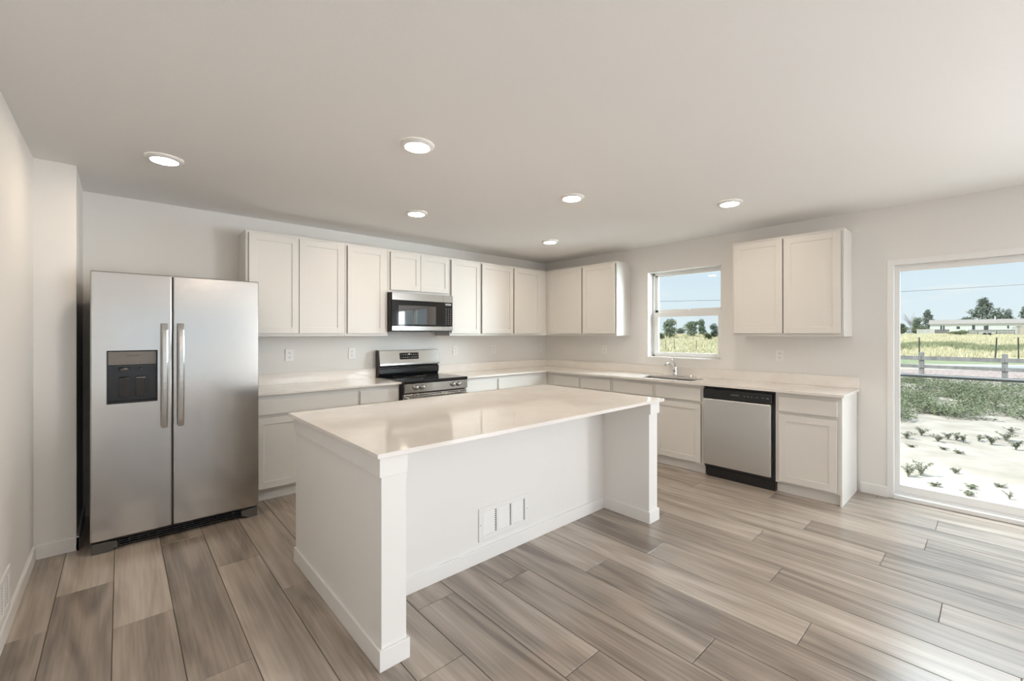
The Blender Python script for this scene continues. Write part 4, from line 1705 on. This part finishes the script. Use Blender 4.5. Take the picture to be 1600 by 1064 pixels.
b.prism([(-1.25, 2.0), (0.28, 2.55), (1.8, 2.0), (1.8, 2.1), (0.28, 2.66), (-1.25, 2.1)], 'y', -0.2, 2.6)
build_local(b, 'shed_roof', roof_m, shed)
pos, an = polar(151.0, math.atan(S_(1587.5)))
gp = thing('mesh_gate', pos, 'grey framed gate standing beside the tan shed', 'gate')
gp.rotation_euler = (0, 0, an)
b = MB()
for s in (-0.55, 0.5):
    b.box(s, s + 0.06, 0, 0.06, 0, 1.95)
b.box(-0.55, 0.56, 0, 0.06, 1.88, 1.95)
build_local(b, 'gate_frame', greywood, gp)
b = MB()
for k in range(9):
    b.box(-0.46 + k * 0.11, -0.42 + k * 0.11, 0.02, 0.04, 0.05, 1.88)
build_local(b, 'gate_slats', greywood, gp)
pos, an = polar(144.5, math.atan(S_(1542)))
trl = thing('utility_trailer', pos, 'low flat trailer with white sides parked in the grass before the house', 'trailer')
trl.rotation_euler = (0, 0, an)
b = MB()
b.box(-1.3, 1.25, 0, 1.4, 0.42, 0.62, 0.02)
build_local(b, 'trailer_side', white_m, trl)
b = MB()
b.box(-1.5, 1.5, 0.05, 1.35, 0.33, 0.42, 0.01)
for s in (-1.45, 0.0, 1.42):
    b.box(s, s + 0.07, -0.02, 0.04, 0.33, 1.0)
build_local(b, 'trailer_frame', M['dark'], trl)
for s in (-0.35, 0.4):
    b = MB()
    b.lathe([(0.30, 0.0), (0.32, 0.03), (0.32, 0.15), (0.30, 0.18)], (s, 0.02, 0.32), 'y', 16)
    build_local(b, 'wheel', M['dark'], trl)
# brush in front of the fence
for (px, a, h, w_, lb) in ((1495, 99, 1.1, 3.6, 'brown green brush in the grass before the dark board fence'),
                           (1506, 100, 1.3, 2.0, 'taller green brush at the end of the dark board fence')):
    tree('brush_clump', a, S_(px) * a, h, w_, 'round', lb, green_m, int(px), False, 'brush by the far fence')

# ranch rail fence along the road
FX_ = 21.8
FPITCH = 2.459
rf = thing('rail_fence', (FX_, -3.6, -0.65), 'weathered three-rail wooden fence across the yard', 'fence')
for k in range(-3, 5):
    y = -4.849 + FPITCH * k
    b = MB()
    b.box(FX_ - 0.07, FX_ + 0.07, y - 0.085, y + 0.085, -0.67, 0.555, 0.01)
    b.build('fence_post', greywood, rf)
for (z0, z1) in ((0.222, 0.392), (-0.142, 0.012), (-0.545, -0.400)):
    for k in range(-3, 4):
        y = -4.849 + FPITCH * k
        b = MB()
        b.box(FX_ - 0.11, FX_ - 0.072, y + 0.004, y + FPITCH - 0.004, z0 + random.uniform(-0.008, 0.008), z1 + random.uniform(-0.008, 0.008), 0.006)
        b.build('fence_rail', greywood, rf)

# steel T-posts
post_m = mat('tpost_steel', (0.055, 0.06, 0.055), 0.6)
TP = [(1436.3, 36, 0.0, 'thin dark steel post near the door-frame end of the field'),
      (1555, 34, 0.07, 'leaning dark steel post in the field before the white house'),
      (1591.5, 34, -0.01, 'straight dark steel post near the picture edge in the field'),
      (1053.5, 52, 0.0, 'second steel post from the left in the sink-window view'),
      (1040, 50, 0.0, 'first steel post from the left in the sink-window view'),
      (1088, 50, 0.0, 'third steel post from the left in the sink-window view'),
      (1124.3, 50, 0.0, 'steel post at the right edge of the sink-window view')]
for (px, a, lean, lb) in TP:
    x, y = yard(a, S_(px) * a)
    z = ground_z(x, y)
    b = MB()
    b.box(-0.045, 0.045, -0.012, 0.012, -0.1, 1.75, 0.003)
    b.box(-0.012, 0.012, -0.012, 0.055, -0.1, 1.75, 0.003)
    o = b.build('steel_post', post_m)
    o.location = (x, y, z)
    o.rotation_euler = (0, lean, ang)
    if a >= 50:
        o.scale = (0.6, 0.6, 0.68)
    tag(o, lb, 'post', 'steel fence posts in the field')

# overhead cable
pts = [(44.5, 33.8, 5.80), (50.27, 26.57, 5.86), (56.83, 20.66, 6.04), (66.0, 12.3, 6.52), (75.0, 4.28, 7.19), (81.29, -1.4, 7.67), (87.85, -7.31, 8.2), (104, -22, 9.6)]
b = MB()
b.tube(pts, 0.024, 6)
co = b.build('overhead_cable', M['bar'])
tag(co, 'thin overhead power cable crossing the sky', 'cable')

for o in list(bpy.data.objects):
    if '_o' in o:
        del o['_o']
